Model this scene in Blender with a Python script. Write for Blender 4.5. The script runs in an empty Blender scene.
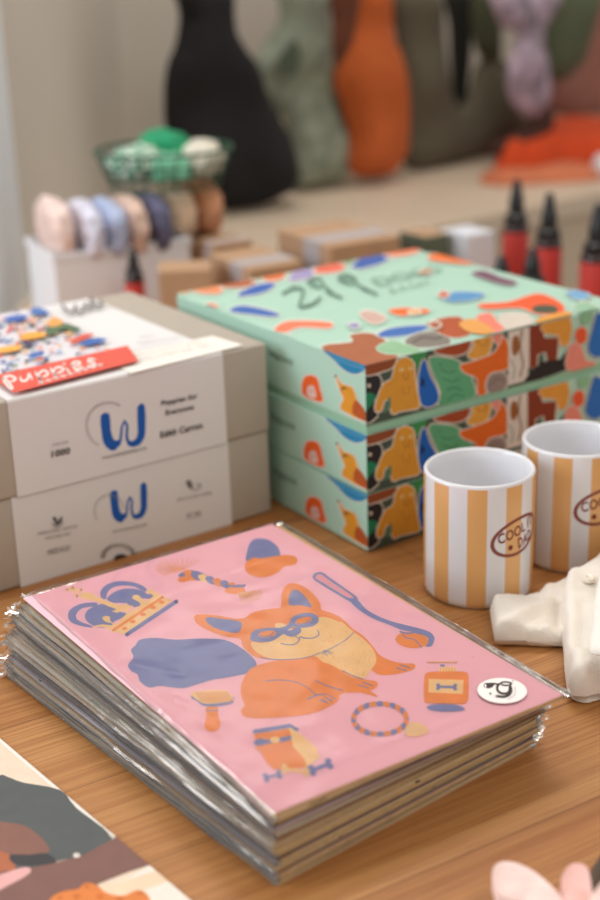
import bpy, bmesh, math, random
from mathutils import Vector, Matrix, noise
from mathutils.geometry import tessellate_polygon, delaunay_2d_cdt
random.seed(7)
scene = bpy.context.scene
COL = scene.collection

# ------------------------------------------------------------------ camera
F, PITCH, ROLL, H = 1403.4, 0.3603, -0.0327, 0.45
FW = Vector((0, math.cos(PITCH), -math.sin(PITCH)))
_up = Vector((0, math.sin(PITCH), math.cos(PITCH)))
_rt = Vector((1, 0, 0))
RT = math.cos(ROLL) * _rt + math.sin(ROLL) * _up
UP = -math.sin(ROLL) * _rt + math.cos(ROLL) * _up
CAM = Vector((0, 0, H))
cd = bpy.data.cameras.new('camera')
cam = bpy.data.objects.new('camera', cd)
COL.objects.link(cam)
cam.matrix_world = Matrix(((RT.x, UP.x, -FW.x, 0), (RT.y, UP.y, -FW.y, 0), (RT.z, UP.z, -FW.z, H), (0, 0, 0, 1)))
cd.sensor_fit = 'VERTICAL'
cd.sensor_height = 36
cd.sensor_width = 24
cd.lens = F / 900 * 36
cd.clip_start = 0.02
cd.dof.use_dof = True
cd.dof.focus_distance = 0.855
cd.dof.aperture_fstop = 4.1
scene.camera = cam

# ------------------------------------------------------------------ light
w = bpy.data.worlds.new('world')
scene.world = w
w.use_nodes = True
w.node_tree.nodes['Background'].inputs[0].default_value = (1.0, 0.94, 0.88, 1)
w.node_tree.nodes['Background'].inputs[1].default_value = 0.43


def area(name, loc, target, sx, sy, power, color):
    l = bpy.data.lights.new(name, 'AREA')
    l.shape = 'RECTANGLE'
    l.size, l.size_y, l.energy, l.color = sx, sy, power, color
    o = bpy.data.objects.new(name, l)
    COL.objects.link(o)
    o.location = loc
    o.rotation_euler = (Vector(target) - Vector(loc)).to_track_quat('-Z', 'Y').to_euler()


area('window_light', (-2.3, 0.5, 1.1), (0.1, 0.9, 0.05), 1.5, 1.3, 36, (0.86, 0.93, 1.0))
area('ceiling_light', (0.2, 1.9, 2.0), (0.1, 0.9, 0.0), 0.9, 0.5, 13, (1.0, 0.94, 0.88))
area('added_glint_light', (-0.86, 1.80, 1.45), (-0.1, 0.75, 0.0), 0.55, 0.3, 4, (1.0, 0.96, 0.92))  # added area light for bright glints along the stack's left film edges
area('added_sheen_light', (-0.27, 2.28, 0.97), (-0.1, 0.75, 0.0), 0.6, 0.3, 0.5, (1.0, 0.97, 0.94))  # added area light that lays a pale sheen on the top print's film
area('shop_ceiling_light', (1.0, -0.4, 2.1), (0.1, 0.9, 0.0), 0.8, 0.8, 8, (1.0, 0.9, 0.78))
scene.view_settings.view_transform = 'Standard'
scene.view_settings.look = 'None'
scene.view_settings.gamma = 1
scene.view_settings.exposure = 0.44
scene.view_settings.use_curve_mapping = False
scene.cycles.transparent_max_bounces = 40
scene.cycles.max_bounces = 8


# ------------------------------------------------------------------ geometry helpers
def ray(px, py):
    return (FW * F + RT * (px - 300) - UP * (py - 450)).normalized()


def at_plane(px, py, O, N):
    d = ray(px, py)
    return CAM + d * ((O - CAM).dot(N) / d.dot(N))


def at_z(px, py, z):
    return at_plane(px, py, Vector((0, 0, z)), Vector((0, 0, 1)))


def z_over(x, y, py):
    """height over the spot (x, y) that the image row py meets"""
    lo, hi = -0.3, 0.44
    for _ in range(50):
        m = (lo + hi) / 2
        P = Vector((x, y, m)) - CAM
        yy = 450 - F * P.dot(UP) / P.dot(FW)
        if yy > py:
            lo = m
        else:
            hi = m
    return (lo + hi) / 2


def srgb(c):
    return tuple(((v / 255) / 12.92 if v / 255 <= 0.04045 else ((v / 255 + 0.055) / 1.055) ** 2.4) for v in c) + (1,)


_m = {}


def mat(name, rgb, rough=0.6, var=0.0, scale=40, bump=0.0, bscale=300, metal=0.0, spec=0.5, coat=0.0, sheen=0.0):
    if name in _m:
        return _m[name]
    m = bpy.data.materials.new(name)
    m.use_nodes = True
    nt = m.node_tree
    b = nt.nodes['Principled BSDF']
    b.inputs['Base Color'].default_value = srgb(rgb)
    b.inputs['Roughness'].default_value = rough
    b.inputs['Metallic'].default_value = metal
    b.inputs['Specular IOR Level'].default_value = spec
    b.inputs['Coat Weight'].default_value = coat
    b.inputs['Sheen Weight'].default_value = sheen
    tc = nt.nodes.new('ShaderNodeTexCoord')
    if var > 0:
        n = nt.nodes.new('ShaderNodeTexNoise')
        n.inputs['Scale'].default_value = scale
        n.inputs['Detail'].default_value = 4
        nt.links.new(tc.outputs['Object'], n.inputs['Vector'])
        r = nt.nodes.new('ShaderNodeValToRGB')
        c = srgb(rgb)
        r.color_ramp.elements[0].position = 0.3
        r.color_ramp.elements[1].position = 0.7
        r.color_ramp.elements[0].color = tuple(x * (1 - var) for x in c[:3]) + (1,)
        r.color_ramp.elements[1].color = tuple(min(1, x * (1 + var)) for x in c[:3]) + (1,)
        nt.links.new(n.outputs['Fac'], r.inputs['Fac'])
        nt.links.new(r.outputs['Color'], b.inputs['Base Color'])
    if bump > 0:
        n = nt.nodes.new('ShaderNodeTexNoise')
        n.inputs['Scale'].default_value = bscale
        n.inputs['Detail'].default_value = 3
        nt.links.new(tc.outputs['Object'], n.inputs['Vector'])
        bp = nt.nodes.new('ShaderNodeBump')
        bp.inputs['Strength'].default_value = bump
        bp.inputs['Distance'].default_value = 0.002
        nt.links.new(n.outputs['Fac'], bp.inputs['Height'])
        nt.links.new(bp.outputs['Normal'], b.inputs['Normal'])
    _m[name] = m
    return m


def ink(rgb):
    """flat printed colour"""
    return mat('ink_%d_%d_%d' % tuple(rgb), rgb, 0.55, var=0.05, scale=90, spec=0.3)


def film_mat(name, glossy, milky, rough, tint=(1, 1, 1), bump=0.15, bscale=60):
    m = bpy.data.materials.new(name)
    m.use_nodes = True
    nt = m.node_tree
    nt.nodes.remove(nt.nodes['Principled BSDF'])
    out = nt.nodes['Material Output']
    tr = nt.nodes.new('ShaderNodeBsdfTransparent')
    tr.inputs[0].default_value = tint + (1,)
    gl = nt.nodes.new('ShaderNodeBsdfGlossy')
    gl.inputs['Roughness'].default_value = rough
    df = nt.nodes.new('ShaderNodeBsdfDiffuse')
    df.inputs[0].default_value = (0.85, 0.85, 0.86, 1)
    fr = nt.nodes.new('ShaderNodeFresnel')
    fr.inputs['IOR'].default_value = 1.45
    mu = nt.nodes.new('ShaderNodeMath')
    mu.operation = 'MULTIPLY_ADD'
    mu.inputs[1].default_value = 1.0
    mu.inputs[2].default_value = glossy
    nt.links.new(fr.outputs[0], mu.inputs[0])
    m1 = nt.nodes.new('ShaderNodeMixShader')
    m1.inputs[0].default_value = milky
    nt.links.new(tr.outputs[0], m1.inputs[1])
    nt.links.new(df.outputs[0], m1.inputs[2])
    m2 = nt.nodes.new('ShaderNodeMixShader')
    nt.links.new(mu.outputs[0], m2.inputs[0])
    nt.links.new(m1.outputs[0], m2.inputs[1])
    nt.links.new(gl.outputs[0], m2.inputs[2])
    nt.links.new(m2.outputs[0], out.inputs['Surface'])
    tc = nt.nodes.new('ShaderNodeTexCoord')
    n = nt.nodes.new('ShaderNodeTexNoise')
    n.inputs['Scale'].default_value = bscale
    nt.links.new(tc.outputs['Object'], n.inputs['Vector'])
    bp = nt.nodes.new('ShaderNodeBump')
    bp.inputs['Strength'].default_value = bump
    bp.inputs['Distance'].default_value = 0.002
    nt.links.new(n.outputs['Fac'], bp.inputs['Height'])
    nt.links.new(bp.outputs['Normal'], gl.inputs['Normal'])
    nt.links.new(bp.outputs['Normal'], fr.inputs['Normal'])
    return m


class MB:
    """collects polygons (world coordinates) with materials, builds ONE mesh object"""

    def __init__(s):
        s.v, s.f, s.m, s.mats = [], [], [], []

    def mi(s, m):
        if m not in s.mats:
            s.mats.append(m)
        return s.mats.index(m)

    def add(s, vs, fs, m):
        k = len(s.v)
        i = s.mi(m)
        s.v += [Vector(p) for p in vs]
        for f in fs:
            s.f.append([k + j for j in f])
            s.m.append(i)
        return s

    def bm(s, b, m, M=None):
        b.verts.ensure_lookup_table()
        b.verts.index_update()
        vs = [(M @ v.co if M else v.co.copy()) for v in b.verts]
        s.add(vs, [[v.index for v in f.verts] for f in b.faces], m)
        b.free()
        return s

    def box(s, O, e, n, a, b, z0, z1, m, bevel=0.0, seg=2):
        """O corner (xy), extends a along e and b along n"""
        e3, n3 = Vector((e[0], e[1], 0)), Vector((n[0], n[1], 0))
        B = bmesh.new()
        bmesh.ops.create_cube(B, size=1)
        bmesh.ops.scale(B, vec=(a, b, z1 - z0), verts=B.verts)
        if bevel:
            bmesh.ops.bevel(B, geom=B.edges[:], offset=bevel, segments=seg, affect='EDGES', profile=0.5)
        c = Vector((O[0], O[1], 0)) + e3 * (a / 2) + n3 * (b / 2) + Vector((0, 0, (z0 + z1) / 2))
        M = Matrix(((e3.x, n3.x, 0, c.x), (e3.y, n3.y, 0, c.y), (0, 0, 1, c.z), (0, 0, 0, 1)))
        return s.bm(B, m, M)

    def lathe(s, c, prof, m, seg=48, cap=True):
        vs, fs = [], []
        for r, z in prof:
            for k in range(seg):
                t = 2 * math.pi * k / seg
                vs.append((c[0] + r * math.cos(t), c[1] + r * math.sin(t), c[2] + z))
        for i in range(len(prof) - 1):
            for k in range(seg):
                k2 = (k + 1) % seg
                fs.append([i * seg + k, i * seg + k2, (i + 1) * seg + k2, (i + 1) * seg + k])
        if cap:
            fs.append(list(range(seg))[::-1])
            fs.append([(len(prof) - 1) * seg + k for k in range(seg)])
        return s.add(vs, fs, m)

    def tube(s, pts, r, m, seg=8, closed=False):
        pts = [Vector(p) for p in pts]
        n = len(pts)
        vs, fs = [], []
        for i, p in enumerate(pts):
            a = pts[(i - 1) % n] if (i > 0 or closed) else p
            b = pts[(i + 1) % n] if (i < n - 1 or closed) else p
            t = (b - a).normalized()
            u = t.cross(Vector((0, 0, 1)))
            if u.length < 1e-3:
                u = t.cross(Vector((1, 0, 0)))
            u.normalize()
            v = t.cross(u)
            rr = r(i / (n - 1)) if callable(r) else r
            for k in range(seg):
                q = 2 * math.pi * k / seg
                vs.append(p + u * rr * math.cos(q) + v * rr * math.sin(q))
        for i in range(n if closed else n - 1):
            j = (i + 1) % n
            for k in range(seg):
                k2 = (k + 1) % seg
                fs.append([i * seg + k, i * seg + k2, j * seg + k2, j * seg + k])
        if not closed:
            fs.append(list(range(seg)))
            fs.append([(n - 1) * seg + k for k in range(seg)][::-1])
        return s.add(vs, fs, m)

    def build(s, name, parent=None, base=None, smooth=False, angle=35):
        if parent is not None:
            base = parent.location
        base = Vector(base) if base is not None else Vector((0, 0, 0))
        me = bpy.data.meshes.new(name)
        me.from_pydata([v - base for v in s.v], [], s.f)
        for m in s.mats:
            me.materials.append(m)
        me.polygons.foreach_set('material_index', s.m)
        if smooth:
            me.polygons.foreach_set('use_smooth', [True] * len(me.polygons))
            try:
                me.set_sharp_from_angle(angle=math.radians(angle))
            except Exception:
                pass
        me.update()
        o = bpy.data.objects.new(name, me)
        COL.objects.link(o)
        if parent is not None:
            o.parent = parent
        else:
            o.location = base
        return o


def tag(o, label=None, cat=None, group=None, kind=None):
    if label:
        o['label'] = label
    if cat:
        o['category'] = cat
    if group:
        o['group'] = group
    if kind:
        o['kind'] = kind
    return o


def thing(name, loc, label, cat, group=None):
    o = bpy.data.objects.new(name, None)
    o.empty_display_size = 0.02
    COL.objects.link(o)
    o.location = loc
    return tag(o, label, cat, group)


def smooth_pts(P, n=4, closed=True):
    out = []
    N = len(P)
    rng = range(N) if closed else range(N - 1)
    for i in rng:
        p0 = P[(i - 1) % N] if (closed or i > 0) else P[i]
        p1, p2 = P[i], P[(i + 1) % N]
        p3 = P[(i + 2) % N] if (closed or i < N - 2) else p2
        for k in range(n):
            t = k / n
            out.append(tuple(0.5 * (2 * p1[j] + (p2[j] - p0[j]) * t + (2 * p0[j] - 5 * p1[j] + 4 * p2[j] - p3[j]) * t * t
                                    + (3 * p1[j] - p0[j] - 3 * p2[j] + p3[j]) * t ** 3) for j in range(len(p1))))
    if not closed:
        out.append(tuple(P[-1]))
    return out


def ell(cx, cy, rx, ry, rot=0, n=28):
    c, s = math.cos(rot), math.sin(rot)
    return [(cx + rx * math.cos(t) * c - ry * math.sin(t) * s, cy + rx * math.cos(t) * s + ry * math.sin(t) * c)
            for t in [2 * math.pi * k / n for k in range(n)]]


def Z(ox, oy, s):
    """pixel coordinates read off an enlarged crop"""
    return lambda *pts: [(ox + x / s, oy + y / s) for x, y in pts]


_textcache = {}


def text_mesh(t, shear=0.0, bold=0.0):
    if (t, shear, bold) in _textcache:
        return _textcache[(t, shear, bold)]
    c = bpy.data.curves.new('t', 'FONT')
    c.body = t
    c.shear = shear
    c.offset = bold
    c.space_character = 1 + bold * 2
    c.resolution_u = 3
    o = bpy.data.objects.new('t', c)
    COL.objects.link(o)
    dg = bpy.context.evaluated_depsgraph_get()
    me = bpy.data.meshes.new_from_object(o.evaluated_get(dg))
    vs = [(v.co.x, v.co.y) for v in me.vertices]
    fs = [list(p.vertices) for p in me.polygons]
    bpy.data.objects.remove(o)
    bpy.data.curves.remove(c)
    bpy.data.meshes.remove(me)
    xs = [v[0] for v in vs]
    ys = [v[1] for v in vs]
    x0, x1, y0, y1 = min(xs), max(xs), min(ys), max(ys)
    vs = [((x - x0) / (x1 - x0), (y - y0) / (y1 - y0)) for x, y in vs]
    _textcache[(t, shear, bold)] = (vs, fs)
    return vs, fs


class Art:
    """flat printed shapes laid in thin ink layers on a real surface with frame O, U, V, N"""

    def __init__(s, mb, O, U, V, N, w=None, h=None, eps=0.00002, start=0.00004):
        s.mb, s.O, s.U, s.V, s.N, s.w, s.h = mb, Vector(O), Vector(U).normalized(), Vector(V).normalized(), Vector(N).normalized(), w, h
        s.k, s.eps, s.start, s.rec = 0, eps, start, []

    def uv(s, p):
        P = at_plane(p[0], p[1], s.O, s.N) - s.O
        return (P.dot(s.U), P.dot(s.V))

    def tri(s, pts, m, off):
        if s.w is not None:
            for ax, lim, sg in ((0, 0, 1), (0, s.w, -1), (1, 0, 1), (1, s.h, -1)):
                out = []
                for i in range(len(pts)):
                    a, b = pts[i], pts[(i + 1) % len(pts)]
                    da, db = (a[ax] - lim) * sg, (b[ax] - lim) * sg
                    if da >= 0:
                        out.append(a)
                    if (da < 0) != (db < 0):
                        t = da / (da - db)
                        out.append((a[0] + (b[0] - a[0]) * t, a[1] + (b[1] - a[1]) * t))
                pts = out
                if len(pts) < 3:
                    return
        s.mb.add([s.O + s.U * p[0] + s.V * p[1] + s.N * off for p in pts], [list(range(len(pts)))], m)

    def polyuv(s, q, rgb, same=False):
        if not same:
            s.k += 1
        off = s.start + s.k * s.eps
        m = rgb if not isinstance(rgb, tuple) else ink(rgb)
        s.rec.append((q, m, off))
        for t in tessellate_polygon([[Vector((a, b, 0)) for a, b in q]]):
            P = [q[i] for i in t]
            ar = (P[1][0] - P[0][0]) * (P[2][1] - P[0][1]) - (P[1][1] - P[0][1]) * (P[2][0] - P[0][0])
            s.tri(P if ar > 0 else P[::-1], m, off)

    def poly(s, px, rgb, sm=4, outline=None, ow=1.2):
        if sm:
            px = smooth_pts(px, sm)
        if outline:
            s.stroke(px, ow * 2, outline, closed=True, sm=0)
        s.polyuv([s.uv(p) for p in px], rgb)

    def stroke(s, px, w, rgb, closed=False, sm=4, cap=True):
        if sm:
            px = smooth_pts(px, sm, closed)
        n = len(px)
        L, R = [], []
        for i, p in enumerate(px):
            a = px[(i - 1) % n] if (i > 0 or closed) else p
            b = px[(i + 1) % n] if (i < n - 1 or closed) else p
            dx, dy = b[0] - a[0], b[1] - a[1]
            l = math.hypot(dx, dy) or 1
            ww = w(i / (n - 1)) if callable(w) else w
            L.append((p[0] - dy / l * ww / 2, p[1] + dx / l * ww / 2))
            R.append((p[0] + dy / l * ww / 2, p[1] - dx / l * ww / 2))
        s.k += 1
        L, R = [s.uv(p) for p in L], [s.uv(p) for p in R]
        for i in range(n if closed else n - 1):
            j = (i + 1) % n
            s.polyuv([L[i], R[i], R[j], L[j]], rgb, same=True)
        if cap and not closed:
            for i in (0, n - 1):
                ww = w(i / (n - 1)) if callable(w) else w
                s.polyuv([s.uv(p) for p in ell(px[i][0], px[i][1], ww / 2, ww / 2, n=10)], rgb, same=True)

    def ellipse(s, cx, cy, rx, ry, rgb, rot=0, n=24, outline=None, ow=1):
        s.poly(ell(cx, cy, rx, ry, rot, n), rgb, 0, outline, ow)

    def text(s, t, quad, rgb, shear=0.0, bold=0.0):
        """quad: px of lower-left, lower-right, upper-right, upper-left corners of the words"""
        vs, fs = text_mesh(t, shear, bold)
        q = [s.uv(p) for p in quad]
        s.k += 1
        off = s.start + s.k * s.eps
        m = ink(rgb)
        P = []
        for x, y in vs:
            P.append(tuple((q[0][j] * (1 - x) + q[1][j] * x) * (1 - y) + (q[3][j] * (1 - x) + q[2][j] * x) * y for j in (0, 1)))
        s.rec.append(('t', P, fs, m, off))
        for f in fs:
            s.tri([P[i] for i in f], m, off)

    def replay(s, other):
        """lay the same printed design on another face"""
        for r in s.rec:
            if r[0] == 't':
                for f in r[2]:
                    other.tri([r[1][i] for i in f], r[3], r[4])
            else:
                q, m, off = r
                for t in tessellate_polygon([[Vector((a, b, 0)) for a, b in q]]):
                    P = [q[i] for i in t]
                    ar = (P[1][0] - P[0][0]) * (P[2][1] - P[0][1]) - (P[1][1] - P[0][1]) * (P[2][0] - P[0][0])
                    other.tri(P if ar > 0 else P[::-1], m, off)


def inside(p, poly):
    c = False
    n = len(poly)
    for i in range(n):
        a, b = poly[i], poly[(i + 1) % n]
        if (a[1] > p[1]) != (b[1] > p[1]) and p[0] < (b[0] - a[0]) * (p[1] - a[1]) / (b[1] - a[1]) + a[0]:
            c = not c
    return c


def edist(p, poly):
    d = 9e9
    n = len(poly)
    for i in range(n):
        ax, ay = poly[i]
        bx, by = poly[(i + 1) % n]
        vx, vy = bx - ax, by - ay
        t = max(0, min(1, ((p[0] - ax) * vx + (p[1] - ay) * vy) / (vx * vx + vy * vy + 1e-12)))
        d = min(d, math.hypot(p[0] - ax - vx * t, p[1] - ay - vy * t))
    return d


def puff(mb, O, U, V, N, poly, front, back, s, step, m, fold=0.0, fscale=8, extra=None, seed=0):
    """soft cloth volume: an outline given in the U,V frame, swelling along N"""
    poly = [p for i, p in enumerate(poly) if math.hypot(p[0] - poly[i - 1][0], p[1] - poly[i - 1][1]) > 1e-6]
    xs = [p[0] for p in poly]
    ys = [p[1] for p in poly]
    pts = [Vector(p) for p in poly]
    nb = len(pts)
    y = min(ys) + step / 2
    while y < max(ys):
        x = min(xs) + step / 2
        while x < max(xs):
            q = (x + random.uniform(-.1, .1) * step, y + random.uniform(-.1, .1) * step)
            if inside(q, poly) and edist(q, poly) > step * 0.35:
                pts.append(Vector(q))
            x += step
        y += step
    for f in (0.06, 0.18, 0.4):
        pass
    vs, es, fs, *_ = delaunay_2d_cdt(pts, [(i, (i + 1) % nb) for i in range(nb)], [], 1, 1e-7)
    A, B = [], []
    for p in vs:
        d = edist(p, poly)
        k = min(1, d / s)
        k = math.sqrt(max(0, 1 - (1 - k) ** 2))
        nz = noise.noise(Vector((p.x * fscale, p.y * fscale, seed))) * fold * min(1, d / s * 2)
        ex = extra(p.x, p.y) if extra else 0
        W = O + U * p.x + V * p.y
        A.append(W + N * (front * k + nz + ex + 1e-5))
        B.append(W - N * (back * k - 1e-5 * 0 + (-nz * 0.3 if back else 0)))
    up = []
    for f in fs:
        a, b, c = [vs[i] for i in f[:3]]
        up.append(list(f) if (b - a).cross(c - a) > 0 else list(f)[::-1])
    mb.add(A + B, up + [[i + len(vs) for i in f[::-1]] for f in up], m)
    # stitch rims
    cnt = {}
    for f in up:
        for i in range(len(f)):
            cnt[(f[i], f[(i + 1) % len(f)])] = 1
    k0 = len(mb.v) - 2 * len(vs)
    for (a, b) in list(cnt):
        if (b, a) not in cnt:
            mb.f.append([k0 + b, k0 + a, k0 + a + len(vs), k0 + b + len(vs)])
            mb.m.append(mb.mi(m))
    return mb


X3, Y3, Z3 = Vector((1, 0, 0)), Vector((0, 1, 0)), Vector((0, 0, 1))
# ------------------------------------------------------------------ the room
YW = 0.5891


def frame(t):
    return Vector((math.cos(t), math.sin(t), 0)), Vector((-math.sin(t), math.cos(t), 0))


E1, N1 = frame(YW)


def wood_mat():
    m = bpy.data.materials.new('oiled_oak')
    m.use_nodes = True
    nt = m.node_tree
    L = nt.links.new
    b = nt.nodes['Principled BSDF']
    tc = nt.nodes.new('ShaderNodeTexCoord')
    mp = nt.nodes.new('ShaderNodeMapping')
    mp.vector_type = 'POINT'
    mp.inputs['Rotation'].default_value = (0, 0, -0.53)
    L(tc.outputs['Object'], mp.inputs['Vector'])
    br = nt.nodes.new('ShaderNodeTexBrick')
    br.offset = 0.37
    br.inputs['Scale'].default_value = 1
    br.inputs['Brick Width'].default_value = 0.62
    br.inputs['Row Height'].default_value = 0.083
    br.inputs['Mortar Size'].default_value = 0.0004
    br.inputs['Mortar Smooth'].default_value = 0.3
    br.inputs['Color1'].default_value = srgb((196, 143, 88))
    br.inputs['Color2'].default_value = srgb((182, 126, 72))
    br.inputs['Mortar'].default_value = srgb((120, 78, 42))
    L(mp.outputs[0], br.inputs['Vector'])

    def grain(sx, sy, det, p0, p1, dist=0.0):
        g = nt.nodes.new('ShaderNodeMapping')
        g.inputs['Scale'].default_value = (sx, sy, 1)
        L(mp.outputs[0], g.inputs['Vector'])
        n = nt.nodes.new('ShaderNodeTexNoise')
        n.inputs['Scale'].default_value = 1
        n.inputs['Detail'].default_value = det
        n.inputs['Distortion'].default_value = dist
        L(g.outputs[0], n.inputs['Vector'])
        r = nt.nodes.new('ShaderNodeMapRange')
        r.inputs[1].default_value = p0
        r.inputs[2].default_value = p1
        L(n.outputs['Fac'], r.inputs[0])
        return r.outputs[0]
    g1 = grain(5, 420, 5, 0.42, 0.62, 0.3)
    g2 = grain(2.2, 60, 3, 0.35, 0.7, 0.8)
    g3 = grain(25, 1500, 2, 0.5, 0.66)

    def mix(fac_socket, fac, c, prev, mode='MULTIPLY'):
        x = nt.nodes.new('ShaderNodeMix')
        x.data_type = 'RGBA'
        x.blend_type = mode
        mm = nt.nodes.new('ShaderNodeMath')
        mm.operation = 'MULTIPLY'
        mm.inputs[1].default_value = fac
        L(fac_socket, mm.inputs[0])
        L(mm.outputs[0], x.inputs[0])
        L(prev, x.inputs[6])
        x.inputs[7].default_value = c
        return x.outputs[2]
    c = mix(g1, 0.55, (0.62, 0.47, 0.34, 1), br.outputs['Color'])
    c = mix(g2, 0.5, (0.74, 0.58, 0.44, 1), c)
    c = mix(g3, 0.35, (0.5, 0.36, 0.25, 1), c)
    L(c, b.inputs['Base Color'])
    b.inputs['Roughness'].default_value = 0.42
    b.inputs['Specular IOR Level'].default_value = 0.4
    bp = nt.nodes.new('ShaderNodeBump')
    bp.inputs['Strength'].default_value = 0.12
    bp.inputs['Distance'].default_value = 0.001
    L(g1, bp.inputs['Height'])
    L(bp.outputs[0], b.inputs['Normal'])
    return m


WOOD = wood_mat()
# table top: grows along E1 / N1, far edge beyond the bottles
TB_FAR = 1.555
O = E1 * (-1.1) + N1 * (-0.25)
tb = MB().box(O, E1, N1, 2.33, TB_FAR + 0.25, -0.035, 0, WOOD, 0.003)
table = thing('wooden_table', (O.x + E1.x * 1.3 + N1.x * .8, O.y + E1.y * 1.3 + N1.y * .8, -0.75), 'oiled oak display table carrying the prints, boxes and striped cups', 'table')
tbo = MB()
tbo.v, tbo.f, tbo.m, tbo.mats = tb.v, tb.f, tb.m, tb.mats
# the grain is laid out in the table's own coordinates
tbo.build('tabletop', table)
for a in (0.05, 2.2):
    for b_ in (0.05, TB_FAR + 0.12):
        c_ = O + E1 * a + N1 * b_
        MB().box(c_, E1, N1, 0.07, 0.07, -0.75, -0.035, WOOD, 0.003).build('leg', table)

# back counter
f1, f2 = at_z(456, 223, 0), at_z(600, 201, 0)
CE = Vector((f2.x - f1.x, f2.y - f1.y, 0)).normalized()
b1, b2 = at_z(250, 206, 0), at_z(440, 168, 0)
WE = Vector((b2.x - b1.x, b2.y - b1.y, 0)).normalized()
print('counter yaw', math.atan2(CE.y, CE.x), 'bag line yaw', math.atan2(WE.y, WE.x), f1, f2, b1, b2)
WE = frame(0.66)[0]
CE = WE
WN = Vector((-WE.y, WE.x, 0))
bd = b1.dot(WN)                      # distance line of the bags' front
fd = f1.dot(WN)
mc = mat('pale_birch', (212, 194, 172), 0.5, 0.06, 6)
counter = thing('back_counter', (f1.x, f1.y, -0.75), 'long pale birch counter behind the display table', 'counter')
wd = fd + 0.64
# side wall on the left: line from SW0 (at the back wall) towards the viewer to SW1
SW0, SW1 = Vector((-0.295, (wd - 0.295 * WE.y) / WN.y, 0)), Vector((-0.375, 1.65, 0))
SD_ = (SW1 - SW0).normalized()


def on_side(dn, off):
    """point at distance line dn, off in front of the side wall"""
    P = SW0 + Vector((off, 0, 0))
    return P + SD_ * ((dn - P.dot(WN)) / SD_.dot(WN))


def prism(pts, z0, z1, m):
    n_ = len(pts)
    return MB().add([Vector((p.x, p.y, z)) for z in (z0, z1) for p in pts], [list(range(n_))[::-1], [n_ + i for i in range(n_)]] + [[i, (i + 1) % n_, (i + 1) % n_ + n_, i + n_] for i in range(n_)], m)


A_, B_ = on_side(fd, .006), on_side(fd + .625, .006)
prism([A_, A_ + WE * 3.2, B_ + WE * 3.2, B_], -0.03, 0, mc).build('worktop', counter)
A_, B_ = on_side(fd + .012, .010), on_side(fd + .60, .010)
prism([A_, A_ + WE * 3.18, B_ + WE * 3.18, B_], -0.75, -0.0305, mat('cream_panel', (206, 188, 165), 0.6)).build('cabinet_body', counter)
# walls, floor
mwall = mat('warm_grey_plaster', (196, 189, 178), 0.9, 0.03, 4, bump=0.05, bscale=40)
Ow = WE * (-3.0) + WN * wd
tag(MB().box(Ow, WE, WN, 8.0, 0.1, -0.75, 2.2, mwall).build('wall_back', base=(0, 0, 0)), kind='structure')
tag(MB().box((-4, -1.5), X3, Y3, 9.5, 9, -0.80, -0.75, mat('grey_floor', (150, 140, 128), 0.6)).build('floor'), kind='structure')
L3 = Vector((-1, 0, 0))
swl = prism([SW0, SW0 + L3 * .12, SW1 + L3 * .12, SW1], -0.75, 2.2, mwall)
tag(swl.build('wall_left', base=(0, 0, 0)), kind='structure')
# pale frame at the near end of the side wall
pf = at_plane(3, 150, SW0, Vector((-SD_.y, SD_.x, 0)))
pf.z = 0
q_ = Vector((.014, 0, 0))
tag(prism([pf, pf + q_, SW1 + q_ + SD_ * .0, SW1], -0.75, 2.0, mat('pale_blue_white_paint', (222, 228, 232), 0.5)).build('trim_1', base=(0, 0, 0)), kind='structure')

# ------------------------------------------------------------------ grey puzzle boxes
GY = 0.600
EG, NG = frame(GY)
GC = Vector((-0.0235, 1.052, 0))
ga, gb = 0.262, 0.2203
gz1 = z_over(GC.x, GC.y, 431)
gz2 = z_over(GC.x, GC.y, 343)
print('gray z', gz1, gz2)
GREY = mat('grey_carton', (180, 170, 157), 0.75, 0.03, 30, bump=0.06, bscale=600)
GREYIN = mat('grey_carton_seam', (120, 110, 100), 0.8)
PAPER = mat('white_paper_band', (226, 224, 224), 0.6)
INKG = (110, 108, 106)


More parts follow.
